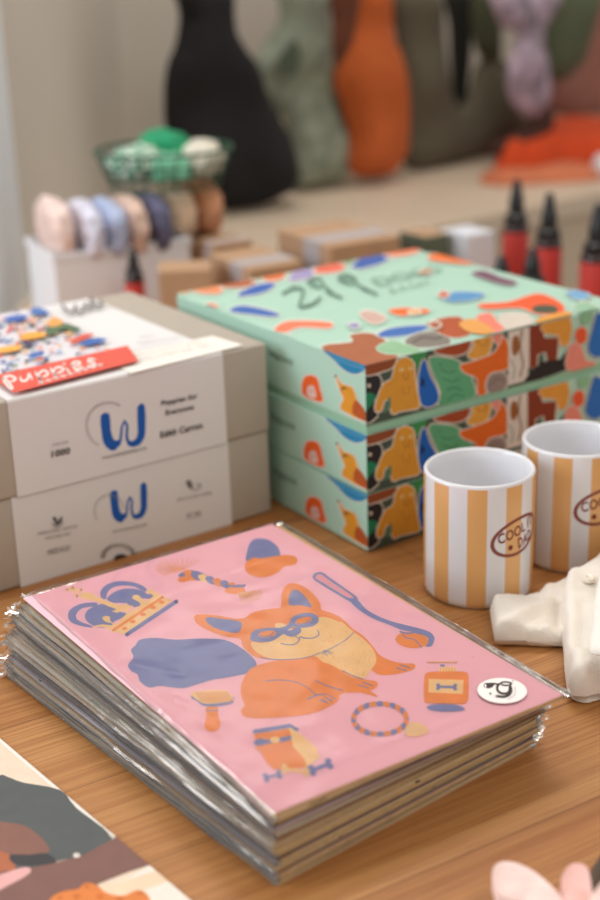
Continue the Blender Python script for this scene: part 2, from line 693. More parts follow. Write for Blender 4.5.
def grey_box(z0, z1, pxl, pxr, label, GC=GC):
    """pxl, pxr: image points on the front face giving the band's left and right edges"""
    t = thing('puzzle_box', (GC.x - EG.x * ga / 2, GC.y - EG.y * ga / 2 + .1, z0), label, 'box', 'grey puzzle cartons with white paper bands')
    Oc_ = GC - EG * ga
    mb = MB()
    mb.box(Oc_, EG, NG, ga, gb, z0 + 0.0005, z1, GREY, 0.0022, 3)
    mb.build('carton', t, smooth=True)
    # band wraps front, top and bottom
    O_ = Vector((GC.x, GC.y, 0))
    NF = -NG
    uR = (at_plane(pxr[0], pxr[1], O_, NF) - O_).dot(EG)
    uL = (at_plane(pxl[0], pxl[1], O_, NF) - O_).dot(EG)
    th = 0.0007
    prof = []
    r = 0.0028
    # cross-section in (n, z): front bottom, up, over the top to the back, down
    sec = [(-th, z0 + 0.0002), (-th, z1 + th - r)]
    for k in range(1, 6):
        q = math.pi / 2 * k / 5
        sec.append((-th + r - r * math.cos(q), z1 + th - r + r * math.sin(q)))
    sec += [(gb + th - r, z1 + th)]
    for k in range(1, 6):
        q = math.pi / 2 * k / 5
        sec.append((gb + th - r + r * math.sin(q), z1 + th - r + r * math.cos(q)))
    sec.append((gb + th, z0 + 0.0002))
    inner = [(gb + 0.0002, z0 + .0002), (gb + 0.0002, z1 - 0.002), (gb - .002, z1 + 0.0002), (0.002, z1 + 0.0002), (-0.0002, z1 - .002), (-0.0002, z0 + .0002)]
    full = sec + inner
    bd_ = MB()
    n = len(full)
    vs = [GC + EG * uu + NG * a + Z3 * z for uu in (uL, uR) for a, z in full]
    fs = [[i, i + n, (i + 1) % n + n, (i + 1) % n] for i in range(n)]
    for f in fs:
        bd_.add([vs[i] for i in f], [[0, 1, 2, 3]], PAPER)
    m_ = len(sec)
    for base_ in (0, 1):
        for i in range(m_ - 1):
            # rim quads between outer and nearest inner
            pass
    front = Art(bd_, GC + EG * uL + NG * (-th) + Z3 * z0, EG, Z3, NF, uR - uL, z1 - z0)
    top = Art(bd_, GC + EG * uL + Z3 * (z1 + th), EG, NG, Z3, uR - uL, gb)
    return t, bd_, front, top


def wlogo(A, P, s=1.0):
    """blue ribbon-like W; P maps crop coordinates to pixels"""
    B = (24, 92, 178)
    A.poly(P((208, 301), (226, 297), (229, 330), (236, 352), (247, 352), (240, 372), (226, 372), (214, 358), (210, 335)), B, 2)
    A.stroke(P((232, 365), (245, 362), (250, 345), (252, 325), (258, 313)), lambda t: (7 - 3.0 * t) / 2.07 * s, B)
    A.stroke(P((257, 312), (263, 322), (262, 345), (268, 358), (280, 357)), lambda t: (4 + 4 * t) / 2.07 * s, B)
    A.poly(P((284, 283), (299, 279), (301, 320), (299, 345), (288, 362), (270, 366), (262, 356), (278, 352), (285, 335)), B, 2)


P3 = Z(0, 270, 2.069)
P7 = Z(0, 390, 2.222)
# lower box
tL, bL, fL, _t = grey_box(0, gz1, (17.5, 560), (230.5, 500), 'grey puzzle carton with a white band, lowest of its pile behind the pink print', GC + NG * 0.002)
W7 = lambda *p: [((222 + (x - 208) * 0.83 + 20) / 2.069, (270 * 2.069 + 455 + (y - 290) * 0.83) / 2.069) for x, y in p]
W7 = lambda *p: [((228 + (x - 208) * 0.82) / 2.069, 270 + (457 + (y - 297) * 0.85) / 2.069) for x, y in p]
wlogo(fL, W7, 0.85)
LG = (150, 146, 142)
for k in range(26):
    a = math.radians(150 + k * 8)
    fL.stroke([(109 + 13.5 * math.cos(a), 511 + 15 * math.sin(a)), (109 + 15.5 * math.cos(a), 511 + 17 * math.sin(a))], 0.7, LG, sm=0)
fL.text('WONDERPIECES', [(112, 533), (147, 525.5), (147, 522.8), (112, 530.3)], (140, 138, 136))
fL.poly(P3((110, 525), (118, 520), (128, 508), (126, 522), (118, 527)), (90, 88, 86), 2)
fL.poly(P3((108, 512), (114, 510), (118, 520), (112, 520)), (110, 108, 106), 2)
fL.stroke(P3((106, 524), (112, 530), (124, 529), (130, 520)), 0.7, (110, 108, 106))
fL.text('PRINTED WITH', [P3((78, 549))[0], P3((158, 533))[0], P3((158, 526))[0], P3((78, 542))[0]], LG)
fL.text('VEGETABLE INKS', [P3((92, 558))[0], P3((146, 547))[0], P3((146, 541))[0], P3((92, 552))[0]], LG)
fL.text('MADE IN EU', [P3((98, 590))[0], P3((144, 579))[0], P3((144, 567))[0], P3((98, 578))[0]], (115, 112, 110))
fL.poly(P3((384, 438), (392, 434), (398, 446), (392, 452)), (110, 108, 106), 2)
fL.stroke(P3((396, 452), (404, 455), (414, 448), (413, 442), (404, 444)), 0.8, (130, 128, 126))
fL.text('RECYCLED PAPER', [P3((366, 478))[0], P3((438, 463))[0], P3((438, 457))[0], P3((366, 472))[0]], LG)
fL.text('FSC MIX', [P3((386, 515))[0], P3((416, 508))[0], P3((416, 496))[0], P3((386, 503))[0]], LG)
for k in range(21):
    a = math.radians(180 + k * 9)
    fL.stroke([(118.5 + 14 * math.cos(a), 557 + 11 * math.sin(a)), (118.5 + 18 * math.cos(a), 557 + 14 * math.sin(a))], 1.0, (120, 112, 104), sm=0)
fL.poly(P3((234, 598), (238, 590), (246, 587), (258, 588), (262, 596), (254, 604), (240, 606)), (45, 38, 34), 2)
bL.build('paper_band', tL)
# upper box
tU, bU, fU, tpU = grey_box(gz1, gz2, (12, 450), (224.6, 400), 'upper grey puzzle carton with a colourful top picture and blue logo band')
wlogo(fU, P3)
for k in range(30):
    a = math.radians(118 + k * 6.2)
    fU.stroke([(108.5 + 21 * math.cos(a), 425 + 21.5 * math.sin(a)), (108.5 + 23.2 * math.cos(a), 425 + 23.8 * math.sin(a))], 0.8, (140, 136, 132), sm=0)
fU.text('WONDERPIECES', [P3((210, 392))[0], P3((302, 371))[0], P3((302, 365))[0], P3((210, 386))[0]], (95, 93, 92))
fU.text('PIECES', [P3((108, 364))[0], P3((140, 357))[0], P3((140, 352))[0], P3((108, 359))[0]], LG)
fU.text('1000', [P3((106, 388))[0], P3((144, 380))[0], P3((144, 366))[0], P3((106, 374))[0]], (40, 38, 38), bold=.02)
for (s_, a, b_) in (('Puppies for', (333, 284), (408, 268)), ('Everyone', (342, 304), (400, 291)), ('Edith Carron', (331, 348), (418, 327))):
    a, b_ = P3(a)[0], P3(b_)[0]
    hh = 6.8
    fU.text(s_, [a, b_, (b_[0], b_[1] - hh), (a[0], a[1] - hh)], (44, 40, 40), bold=.02)
# top picture: a crowd of tiny coloured shapes, red strip, script
T5 = Z(0, 300, 4.615)
tpU.poly(T5((-400, 140), (-140, 60), (140, 25), (330, 110), (480, 200), (500, 240), (0, 365), (-160, 250)), (222, 220, 226), 0)
rs = random.Random(3)
pal = [(70, 110, 180), (235, 170, 80), (220, 90, 70), (90, 120, 90), (232, 160, 150), (90, 90, 120), (150, 180, 210), (240, 190, 120)]
quad = [Vector((-160, 160)), Vector((130, 30)), Vector((500, 232)), Vector((10, 352))]
for k in range(150):
    a, b_ = rs.random(), rs.random()
    q = (quad[0] * (1 - a) + quad[1] * a) * (1 - b_) + (quad[3] * (1 - a) + quad[2] * a) * b_
    rx, ry = rs.uniform(6, 20), rs.uniform(3.5, 8)
    c = pal[rs.randrange(len(pal))]
    sh = [(q.x + rx * math.cos(t) * rs.uniform(.6, 1.2), q.y + ry * math.sin(t) * rs.uniform(.6, 1.2) - .25 * rx * math.cos(t)) for t in [k2 * math.pi / 4 for k2 in range(8)]]
    tpU.poly(T5(*sh), c, 2)
for sh, c in (([(95, 185), (130, 165), (205, 165), (215, 180), (160, 195), (105, 200)], (236, 170, 75)),
              ([(-10, 240), (90, 225), (95, 245), (0, 262)], (240, 175, 80)),
              ([(330, 205), (370, 180), (425, 170), (430, 180), (370, 205), (335, 220)], (215, 85, 65)),
              ([(365, 220), (430, 195), (490, 195), (480, 208), (400, 225)], (66, 110, 185)),
              ([(215, 150), (260, 125), (310, 125), (375, 150), (350, 160), (290, 150), (250, 175), (215, 170)], (90, 115, 85)),
              ([(225, 125), (245, 95), (290, 110), (285, 130), (240, 140)], (232, 165, 90)),
              ([(15, 105), (60, 88), (120, 85), (125, 100), (60, 118)], (70, 105, 180)),
              ([(135, 65), (180, 50), (230, 75), (180, 85)], (80, 120, 185)),
              ([(130, 275), (190, 255), (205, 265), (150, 285)], (60, 105, 185)),
              ([(95, 205), (160, 215), (130, 230)], (80, 75, 110))):
    tpU.poly(T5(*sh), c, 3)
RED = (222, 92, 76)
tpU.poly(T5((-45, 373), (0, 362), (590, 228), (640, 300), (68, 448)), RED, 0)
WH = (240, 232, 226)
for st in ([(15, 385), (45, 425), (60, 425), (30, 385), (15, 378), (50, 370), (75, 385), (50, 398)],
           [(95, 375), (105, 395), (130, 385), (135, 360), (150, 385)],
           [(165, 352), (195, 400), (180, 365), (205, 345), (225, 360), (200, 375)],
           [(235, 335), (262, 380), (250, 345), (275, 328), (295, 342), (268, 358)],
           [(305, 335), (322, 352)], [(335, 325), (370, 318), (365, 305), (335, 312), (350, 340), (385, 330)],
           [(440, 295), (415, 292), (410, 305), (440, 312), (430, 325), (405, 325)]):
    tpU.stroke(T5(*st), 2.0, WH)
tpU.ellipse(*T5((298, 315))[0], 1.4, 1.0, WH)
for k in range(9):
    x = 180 + k * 34
    tpU.stroke(T5((x, 408 - k * 10), (x + 8, 396 - k * 10), (x + 16, 406 - k * 10), (x + 24, 394 - k * 10)), 1.0, WH)
GR = (120, 114, 112)
for st in ([(290, 40), (310, 65), (335, 75), (345, 60)], [(350, 40), (355, 62), (385, 68), (385, 45)], [(400, 30), (400, 50), (425, 48), (420, 12)],
           [(425, 12), (440, 38), (475, 40), (462, 18)]):
    tpU.stroke(T5(*st), 2.4, GR)
tpU.text('1000 pieces', [P3((292, 152))[0], P3((322, 147))[0], P3((318, 141))[0], P3((288, 146))[0]], (170, 164, 158))
tpU.text('Puppies for Everyone', [P3((290, 165))[0], P3((375, 151))[0], P3((370, 146))[0], P3((284, 160))[0]], (165, 160, 154))
bU.build('paper_band', tU)
# price slip lying over the band's edge
zs = gz2 + 0.0016
sq = [at_z(x, y, zs) for x, y in P3((215, 183), (440, 136), (503, 155), (270, 213))]
sl = MB()
sl.add(sq + [p - Z3 * 0.0006 for p in sq], [[3, 2, 1, 0], [4, 5, 6, 7], [0, 1, 5, 4], [1, 2, 6, 5], [2, 3, 7, 6], [3, 0, 4, 7]], mat('slip_paper', (240, 236, 228), 0.55))
A = Art(sl, sq[0] + Z3 * .00002, EG, NG, Z3)
A.text('PUPPIES EVERYONE 1000', [P3((275, 196))[0], P3((440, 158))[0], P3((425, 152))[0], P3((262, 188))[0]], (205, 200, 192))
A.text('HANDLE WITH CARE', [P3((262, 184))[0], P3((420, 150))[0], P3((410, 146))[0], P3((250, 180))[0]], (210, 206, 198))
slip = sl.build('paper_slip', base=sq[0])
tag(slip, 'narrow white paper slip lying across the upper grey carton', 'paper')

# ------------------------------------------------------------------ mint dog puzzle boxes
TY = 0.5908
ET, NT = frame(TY)
TC = Vector((0.0491, 0.9685, 0))
ta, tbk, th_, lip = 0.2658, 0.2734, 0.0474, 0.0062
MINT = mat('mint_board', (150, 205, 178), 0.5, 0.03, 20)
MINTT = (178, 214, 190)
LID = mat('mint_lid', (176, 214, 196), 0.42)
GAP = mat('dark_seam', (40, 50, 42), 0.8)
OUTW = (222, 214, 200)
R1, R2, R3 = Z(250, 320, 3.75), Z(380, 290, 2.727), Z(170, 235, 2.609)
ztop = 3 * th_ + lip
zl = ztop - th_ + 0.0012     # lid's lower rim


class Rec(MB):
    pass


rec = MB()
FA = Art(rec, TC + Z3 * zl, ET, Z3, -NT, ta, ztop - zl)                 # front face
LA = Art(rec, TC + NT * tbk + Z3 * zl, -NT, Z3, -ET, tbk, ztop - zl)    # left face
TA = Art(rec, TC + Z3 * ztop, ET, NT, Z3, ta, tbk)                       # top face
BLK, GRN, MUS, BRN, BLU, ORG, PNK, SKY = (38, 36, 38), (28, 128, 88), (216, 152, 52), (140, 74, 40), (22, 96, 182), (222, 104, 34), (226, 140, 124), (36, 130, 176)
FA.poly(R1((420, 140), (700, 20), (1100, -50), (1100, 300), (420, 420)), (70, 84, 72), 0)
FA.poly(R1((420, 215), (470, 203), (492, 225), (487, 270), (468, 300), (465, 340), (478, 360), (420, 385)), BLK, 2, OUTW)
FA.poly(R1((432, 275), (470, 280), (468, 300), (445, 330), (432, 335)), GRN, 2)
FA.ellipse(*R1((446, 246))[0], 1.9, 2.0, (230, 220, 200))
FA.ellipse(*R1((446, 246))[0], 0.9, 1.0, BLK)
FA.poly(R1((425, 205), (430, 170), (545, 110), (540, 170), (505, 190), (455, 205)), BRN, 2, OUTW)
FA.poly(R2((85, 165), (120, 155), (128, 170), (112, 205), (92, 210)), (60, 140, 80), 2)
FA.poly(R2((135, 185), (160, 182), (210, 192), (240, 222), (252, 250), (257, 290), (200, 308), (158, 318), (165, 280), (150, 240), (138, 210)), (92, 164, 120), 3, OUTW)
for st in ([(165, 215), (185, 225), (205, 220)], [(170, 240), (195, 250), (215, 240)], [(180, 275), (200, 265), (225, 275)], [(160, 200), (168, 206)], [(185, 300), (205, 285), (230, 290)]):
    FA.stroke(R2(*st), 0.9, (50, 110, 76))
FA.poly(R2((120, 188), (135, 232), (155, 270), (158, 300), (138, 318), (112, 312), (104, 270), (107, 220)), BLU, 3, OUTW)
FA.ellipse(*R2((116, 252))[0], 1.6, 4.5, (20, 30, 60))
FA.poly(R2((38, 215), (46, 195), (68, 184), (90, 198), (95, 240), (100, 275), (106, 318), (80, 326), (55, 330), (32, 337), (26, 305), (12, 300), (2, 330), (-14, 325), (-6, 290), (10, 255), (30, 243)), MUS, 3, OUTW)
for c_ in ((57, 217), (83, 213)):
    FA.ellipse(*R2(c_)[0], 1.9, 1.7, (236, 214, 160))
    FA.ellipse(*R2(c_)[0], 0.7, 0.7, BLK)
FA.stroke(R2((64, 225), (63, 238), (70, 244), (76, 238), (75, 226)), 0.7, (150, 92, 30))
FA.stroke(R2((60, 262), (62, 280), (76, 282), (80, 262)), 0.5, (168, 108, 34))
FA.poly(R2((18, 305), (26, 290), (28, 320), (8, 335)), (90, 130, 104), 2)
FA.poly(R2((130, 90), (210, 75), (245, 118), (240, 162), (210, 178), (170, 175), (145, 165), (185, 152), (190, 130)), (158, 70, 36), 3, OUTW)
FA.poly(R2((215, 95), (250, 88), (300, 120), (300, 160), (280, 185), (238, 182), (255, 150), (240, 120)), (222, 158, 66), 3, OUTW)
FA.stroke(R2((262, 130), (270, 148), (290, 146), (288, 128)), 0.7, (150, 92, 30))
FA.poly(R2((218, 205), (250, 195), (310, 170), (332, 128), (347, 150), (347, 212), (300, 228), (287, 280), (265, 282), (262, 240), (230, 225)), ORG, 3, OUTW)
FA.poly(R2((288, 262), (300, 230), (335, 225), (347, 250), (330, 275), (300, 282)), (146, 128, 122), 3, OUTW)
FA.stroke(R2((300, 258), (318, 240), (335, 250)), 0.8, (90, 78, 74))
FA.poly(R2((348, 90), (402, 80), (402, 245), (348, 260)), (216, 206, 196), 0)
FA.poly(R2((360, 130), (375, 125), (378, 160), (366, 180), (358, 165)), (150, 92, 44), 2)
FA.stroke(R2((385, 110), (380, 160), (388, 200), (380, 235)), 1.6, (120, 84, 60))
FA.stroke(R2((355, 190), (365, 215), (360, 240)), 1.2, (130, 150, 140))
FA.poly(R2((300, 85), (330, 80), (330, 130), (318, 150), (302, 120)), PNK, 2, OUTW, .8)
FA.poly(R2((405, 95), (440, 90), (446, 130), (486, 128), (480, 190), (455, 195), (450, 168), (428, 175), (425, 212), (405, 210)), (132, 56, 34), 1, OUTW)
FA.poly(R2((440, 88), (515, 70), (516, 140), (492, 152), (482, 122), (447, 118)), (218, 152, 62), 2, OUTW, .8)
FA.poly(R2((402, 232), (440, 195), (490, 188), (506, 165), (512, 215), (400, 248)), BLK, 2)
FA.poly(R2((515, 150), (545, 150), (560, 190), (585, 195), (570, 212), (507, 217)), PNK, 3, OUTW, .8)
FA.poly(R2((530, 115), (545, 100), (560, 108), (560, 135), (545, 148), (532, 138)), (224, 90, 50), 3, OUTW, .8)
FA.poly(R2((545, 40), (575, 40), (572, 85), (548, 92)), (140, 190, 150), 2)
FA.poly(R2((595, 60), (575, 110), (565, 165), (600, 182), (640, 120)), (40, 110, 190), 3, OUTW, .8)
# left face
def left_common(L):
    L.poly(R1((275, 112), (330, 108), (380, 130), (437, 150), (432, 185), (395, 203), (350, 185), (310, 145)), SKY, 3, OUTW, .9)
    for k in range(9):
        x = 300 + k * 14
        L.stroke(R1((x, 122 + k * 5), (x + 12, 132 + k * 5), (x + 6, 142 + k * 5), (x + 20, 152 + k * 4)), 0.5, (120, 180, 206))
left_common(LA)
LA.poly(R1((205, 212), (250, 213), (264, 260), (274, 305), (240, 300), (196, 275)), (228, 96, 34), 2, OUTW, 1.4)
LA.poly(R1((215, 255), (228, 245), (242, 250), (250, 292), (218, 285)), (222, 190, 180), 2)
LA.stroke(R1((222, 262), (232, 270), (240, 262)), 0.8, (200, 80, 80))
LA.poly(R1((323, 203), (345, 240), (385, 252), (402, 300), (428, 345), (434, 380), (342, 335), (352, 300), (346, 280), (333, 245)), (220, 150, 44), 2, OUTW, 1.4)
LA.poly(R1((395, 300), (415, 315), (436, 350), (436, 380), (385, 350)), (178, 84, 36), 2)
LA.stroke(R1((345, 262), (352, 252), (362, 258)), 1.6, (90, 60, 40))
LA.ellipse(*R1((322, 210))[0], 1.0, 1.3, (60, 50, 40))
LA.text('299', [R1((70, 128))[0], R1((108, 158))[0], R1((108, 134))[0], R1((70, 104))[0]], (40, 70, 60))
LA.text('DOGS', [R1((112, 152))[0], R1((162, 170))[0], R1((162, 150))[0], R1((112, 132))[0]], (60, 90, 80))
# top face
def tp(c, *p, o=True):
    TA.poly(R3(*p), c, 3, (226, 228, 214) if o else None, 1.3)
left_common(TA)
tp((168, 100, 66), (395, 292), (475, 280), (470, 262), (530, 258), (590, 300), (585, 330), (520, 370), (455, 340))
tp((58, 104, 176), (540, 262), (560, 248), (610, 245), (640, 250), (600, 265))
TA.poly(R2((-5, 122), (20, 108), (70, 100), (125, 98), (122, 110), (70, 125), (10, 130)), (66, 110, 180), 3, (210, 218, 214), .9)
TA.poly(R2((70, 138), (110, 118), (170, 116), (190, 135), (185, 150), (120, 158), (80, 155)), (130, 122, 114), 3, (214, 210, 200), .9)
TA.stroke(R2((90, 145), (120, 130), (150, 135), (170, 128)), 1.6, (80, 72, 68))
TA.poly(R2((-10, 160), (30, 140), (70, 150), (110, 165), (90, 175), (20, 175)), (146, 188, 150), 3, (200, 214, 196), .8)
TA.poly(R2((130, 90), (215, 74), (248, 118), (200, 132), (150, 112)), (176, 84, 48), 3, (210, 210, 196), .8)
tp((232, 128, 96), (272, 248), (300, 228), (350, 225), (420, 230), (415, 245), (340, 242), (300, 256))
tp((64, 104, 176), (155, 200), (190, 185), (280, 205), (270, 215), (200, 208))
tp((58, 98, 176), (178, 155), (230, 130), (275, 128), (250, 150), (190, 162))
tp((222, 118, 70), (240, 110), (270, 92), (300, 88), (295, 115), (255, 122))
tp((160, 150, 192), (310, 118), (330, 90), (375, 92), (370, 112), (320, 122))
tp((224, 110, 88), (375, 98), (400, 75), (455, 78), (445, 96), (400, 102))
tp((62, 96, 170), (475, 85), (500, 60), (575, 52), (560, 72), (500, 90))
tp((230, 130, 96), (555, 50), (590, 32), (660, 20), (650, 45), (590, 58))
tp((224, 140, 96), (62, 150), (70, 125), (130, 130), (130, 155))
tp((176, 96, 60), (135, 128), (170, 120), (225, 122), (200, 138), (140, 140))
tp((216, 160, 96), (25, 150), (50, 130), (60, 140), (40, 155))
tp((96, 150, 110), (440, 70), (465, 55), (490, 60), (470, 78))
tp((206, 172, 160), (495, 210), (520, 200), (565, 220), (530, 235))
TA.poly(R2((22, 60), (60, 52), (130, 56), (128, 66), (60, 74)), (232, 110, 48), 3, (214, 222, 208), .9)
TA.poly(R2((165, 22), (210, 8), (280, 12), (270, 26), (200, 36)), (92, 148, 196), 3, (200, 218, 214), .9)
TA.poly(R2((270, 42), (350, 36), (420, 14), (460, 20), (500, 45), (495, 66), (430, 70), (380, 52), (290, 56)), (232, 96, 52), 3, (224, 216, 200), .9)
TA.poly(R2((415, 52), (440, 44), (480, 48), (480, 66), (425, 66)), (76, 84, 66), 2)
TA.poly(R2((262, 78), (300, 66), (320, 90), (340, 110), (300, 118)), (232, 130, 110), 3, (220, 216, 200), .8)
TA.poly(R2((215, 95), (255, 82), (310, 112), (290, 125), (240, 118)), (226, 160, 86), 3)
TA.poly(R2((320, 70), (400, 66), (420, 100), (350, 118)), (210, 200, 186), 2)
TA.poly(R2((430, 80), (515, 62), (520, 85), (440, 100)), (222, 156, 70), 2)
TA.poly(R2((505, 10), (545, 5), (575, 20), (540, 32)), (120, 170, 206), 3, (214, 214, 200), .8)
TA.poly(R2((530, 50), (560, 35), (600, 60), (560, 80)), (150, 190, 160), 3, (224, 216, 200), .8)
Rz = Z(400, 250, 3)
TA.poly(Rz((215, 75), (250, 66), (300, 85), (350, 100), (330, 110), (280, 100)), (116, 78, 98), 3, (200, 204, 196), .8)
TA.poly(Rz((85, 20), (130, 15), (210, 30), (215, 46), (150, 42), (95, 35)), (234, 118, 56), 3, (214, 222, 208), .9)
rs2 = random.Random(11)
for x, y, c in ((128, 95, (150, 120, 110)), (300, 270, (190, 150, 140)), (110, 190, (230, 140, 110)), (668, 100, (220, 140, 100)),
                (640, 205, (226, 160, 90)), (690, 240, (170, 90, 60)), (480, 240, (150, 150, 190)), (715, 160, (200, 90, 70))):
    n_ = 7
    tp(c, *[(x + 17 * rs2.uniform(.6, 1.3) * math.cos(k * 2 * math.pi / n_), y + 7 * rs2.uniform(.6, 1.4) * math.sin(k * 2 * math.pi / n_)) for k in range(n_)])
# title: brush numerals and two small lines of capitals
TI = (96, 130, 112)
Q = Z(270, 250, 3)
for st, w_ in (([(40, 135), (70, 118), (100, 125), (95, 150), (90, 175), (130, 165), (150, 148)], 2.4),
               ([(150, 118), (125, 105), (120, 95), (150, 92), (160, 108), (190, 135)], 1.8), ([(170, 130), (215, 148)], 2.0),
               ([(225, 100), (205, 92), (215, 82), (245, 84), (250, 98), (290, 128)], 1.8), ([(280, 118), (320, 138)], 2.0),
               ([(245, 112), (225, 96), (240, 88), (260, 92)], 1.2)):
    TA.stroke(Q(*st), w_, TI)
for cx_, cy_, rx_, ry_ in ((136, 103, 24, 13), (232, 92, 23, 13)):
    TA.stroke(Q(*ell(cx_, cy_, rx_, ry_, 0.12, 16)), 1.0, TI, closed=True, sm=0)
TA.text('DOGS', [Q((330, 112))[0], Q((520, 66))[0], Q((490, 52))[0], Q((300, 92))[0]], (128, 160, 142))
TA.text('& A CAT', [Q((365, 134))[0], Q((485, 106))[0], Q((475, 94))[0], Q((350, 120))[0]], (132, 164, 146))


def mint_box(z0, seam, label, top=False):
    t = thing('puzzle_box', (TC.x + .08, TC.y + .2, z0), label, 'box', 'mint puzzle boxes covered in dogs')
    zt = z0 + th_ + (lip if top else 0)
    zb = zt - th_ + 0.0012
    g = 0.0016
    MB().box(TC + ET * g + NT * g, ET, NT, ta - 2 * g, tbk - 2 * g, z0 + 0.0003, zt - 0.004, mat('mint_base', (150, 196, 168), 0.6), 0.0006).build('base', t)
    mb = MB()
    mb.box(TC, ET, NT, ta, tbk, zb, zt, LID, 0.0006, 2)
    FA.replay(Art(mb, TC + Z3 * zb, ET, Z3, -NT, ta, zt - zb))
    LA.replay(Art(mb, TC + NT * tbk + Z3 * zb, -NT, Z3, -ET, tbk, zt - zb))
    if top:
        TA.replay(Art(mb, TC + Z3 * zt, ET, NT, Z3, ta, tbk))
    mb.build('lid', t)
    return t


mint_box(0, 0, 'mint dog puzzle box standing on the oak table, lowest of its pile')
mint_box(th_, 0, 'mint dog puzzle box in the middle of the pile of three')
mint_box(2 * th_, 0, 'mint dog puzzle box on top of its pile, title up, lid slightly raised', True)
# ------------------------------------------------------------------ stack of sleeved prints
HS = 0.0443
A0, B0, C0, D0 = (at_z(23, 597.5, HS), at_z(272, 523.5, HS), at_z(563, 694, HS), at_z(275, 812, HS))
print('top quad', A0, B0, C0, D0, (C0 - D0).length, (B0 - A0).length, (A0 - D0).length, (B0 - C0).length)
Ab, Cb, Db = at_z(10, 678, 0), at_z(541, 764, 0), at_z(279, 885, 0)
print('bottom', Ab, Cb, Db, (Cb - Db).length, (Ab - Db).length)
NS = 22
STEP = HS / NS
film_top = film_mat('clear_film', 0.01, 0.02, 0.13, bump=0.35, bscale=22)
film_side = film_mat('clear_film_fold', 0.05, 0.15, 0.12, bump=0.22, bscale=55)
KRAFT = mat('kraft_backing', (218, 182, 130), 0.8, 0.1, 200)
edge_cols = [(236, 206, 156), (214, 196, 170), (240, 226, 196), (200, 160, 110), (150, 112, 74), (232, 226, 222), (206, 190, 200), (224, 220, 170), (120, 92, 80), (236, 222, 196)]
sheet_cols = [(235, 200, 190), (200, 206, 180), (228, 222, 210), (180, 160, 170), (220, 190, 140), (160, 180, 190)]


RIDGES = [(at_z(a_, b_, HS), at_z(c_, d_, HS), am, w_) for a_, b_, c_, d_, am, w_ in (
    (128, 664, 182, 676, .0005, .0022), (150, 690, 222, 722, .0004, .002), (176, 700, 240, 752, .0004, .002), (392, 612, 430, 640, .0005, .0022), (440, 650, 500, 672, .0004, .002),
    (300, 772, 392, 738, .0006, .0026), (398, 736, 470, 712, .0006, .0024), (420, 745, 520, 702, .0004, .002), (240, 602, 330, 572, .0003, .003), (150, 600, 262, 560, .0003, .003),
    (380, 742, 410, 728, .0006, .0016), (330, 590, 420, 622, .0003, .003), (232, 770, 262, 790, .0005, .002))]


def ridge(x, y):
    h = 0
    for a_, b_, am, w_ in RIDGES:
        vx, vy = b_.x - a_.x, b_.y - a_.y
        t = max(0, min(1, ((x - a_.x) * vx + (y - a_.y) * vy) / (vx * vx + vy * vy)))
        d = math.hypot(x - a_.x - vx * t, y - a_.y - vy * t)
        h += am * math.exp(-(d / w_) ** 2) * (0.6 + 0.4 * math.sin(t * 9 + a_.x * 300))
    return h


def sleeve_mesh(mb, O, e, n, a, b, z0, z1, seed, m_top, m_side, flap):
    """flattened film bag round a card: top sheet, bottom sheet, crinkled seams along both long sides"""
    rs_ = random.Random(seed)
    top_one = seed > (NS - 1.5) * 1.7
    nu, nv = (84, 120) if top_one else (14, 20)
    zm = (z0 + z1) / 2
    fl = 0.0024
    us = [-fl, -fl * .45, 0.0] + [a * i / nu for i in range(1, nu)] + [a, a + fl * .45, a + fl]
    vs_ = [-0.0008, 0.0] + [b * i / nv for i in range(1, nv)] + [b, b + flap]
    def grid(top):
        P = []
        for j, v in enumerate(vs_):
            for i, u in enumerate(us):
                x = O + e * u + n * v
                z = z1 if top else z0
                wv = noise.noise(Vector((u * 60, v * 60, seed))) * 0.00035 if top else 0
                if i in (0, len(us) - 1):
                    z = zm + noise.noise(Vector((v * 30, seed, i))) * 0.0006
                    x = x + e * (noise.noise(Vector((v * 25, i, seed * 3.1))) * 0.0012)
                elif i in (1, len(us) - 2):
                    z = (z + zm) / 2 + noise.noise(Vector((v * 40, seed, i))) * 0.0003
                if j == len(vs_) - 1:
                    z = zm + noise.noise(Vector((u * 200, seed, j))) * 0.0003
                    x = x + n * (noise.noise(Vector((u * 120, j, seed))) * 0.0008)
                if top_one and top:
                    wv = wv * 1.3 + ridge(x.x, x.y)
                P.append(x + Z3 * (z + wv))
        return P
    W = len(us)
    for top in (True, False):
        P = grid(top)
        fc, fs = [], []
        for j in range(len(vs_) - 1):
            for i in range(W - 1):
                q = [j * W + i, j * W + i + 1, (j + 1) * W + i + 1, (j + 1) * W + i]
                if not top:
                    q = q[::-1]
                (fs if (i in (0, 1, W - 3, W - 2)) else fc).append(q)
        k = len(mb.v)
        mb.v += P
        for L_, m in ((fc, m_top), (fs, m_side)):
            mi = mb.mi(m)
            for q in L_:
                mb.f.append([k + i for i in q])
                mb.m.append(mi)


film_tab = film_mat('clear_film_tab', 0.06, 0.30, 0.15, bump=0.3, bscale=80)


def crimp(mb, c, e, n, s, seed, m):
    """crumpled corner tab of film"""
    rs_ = random.Random(seed)
    for k in range(3):
        p = c + e * rs_.uniform(-.001, .003) + n * rs_.uniform(-.001, .004) + Z3 * rs_.uniform(-.0006, .0006)
        q = [p + (e * rs_.uniform(-1, 1.4) + n * rs_.uniform(-1, 1) + Z3 * rs_.uniform(-.35, .35)) * s for _ in range(3)]
        mb.add([p] + q, [[0, 1, 2], [0, 2, 3]], m)


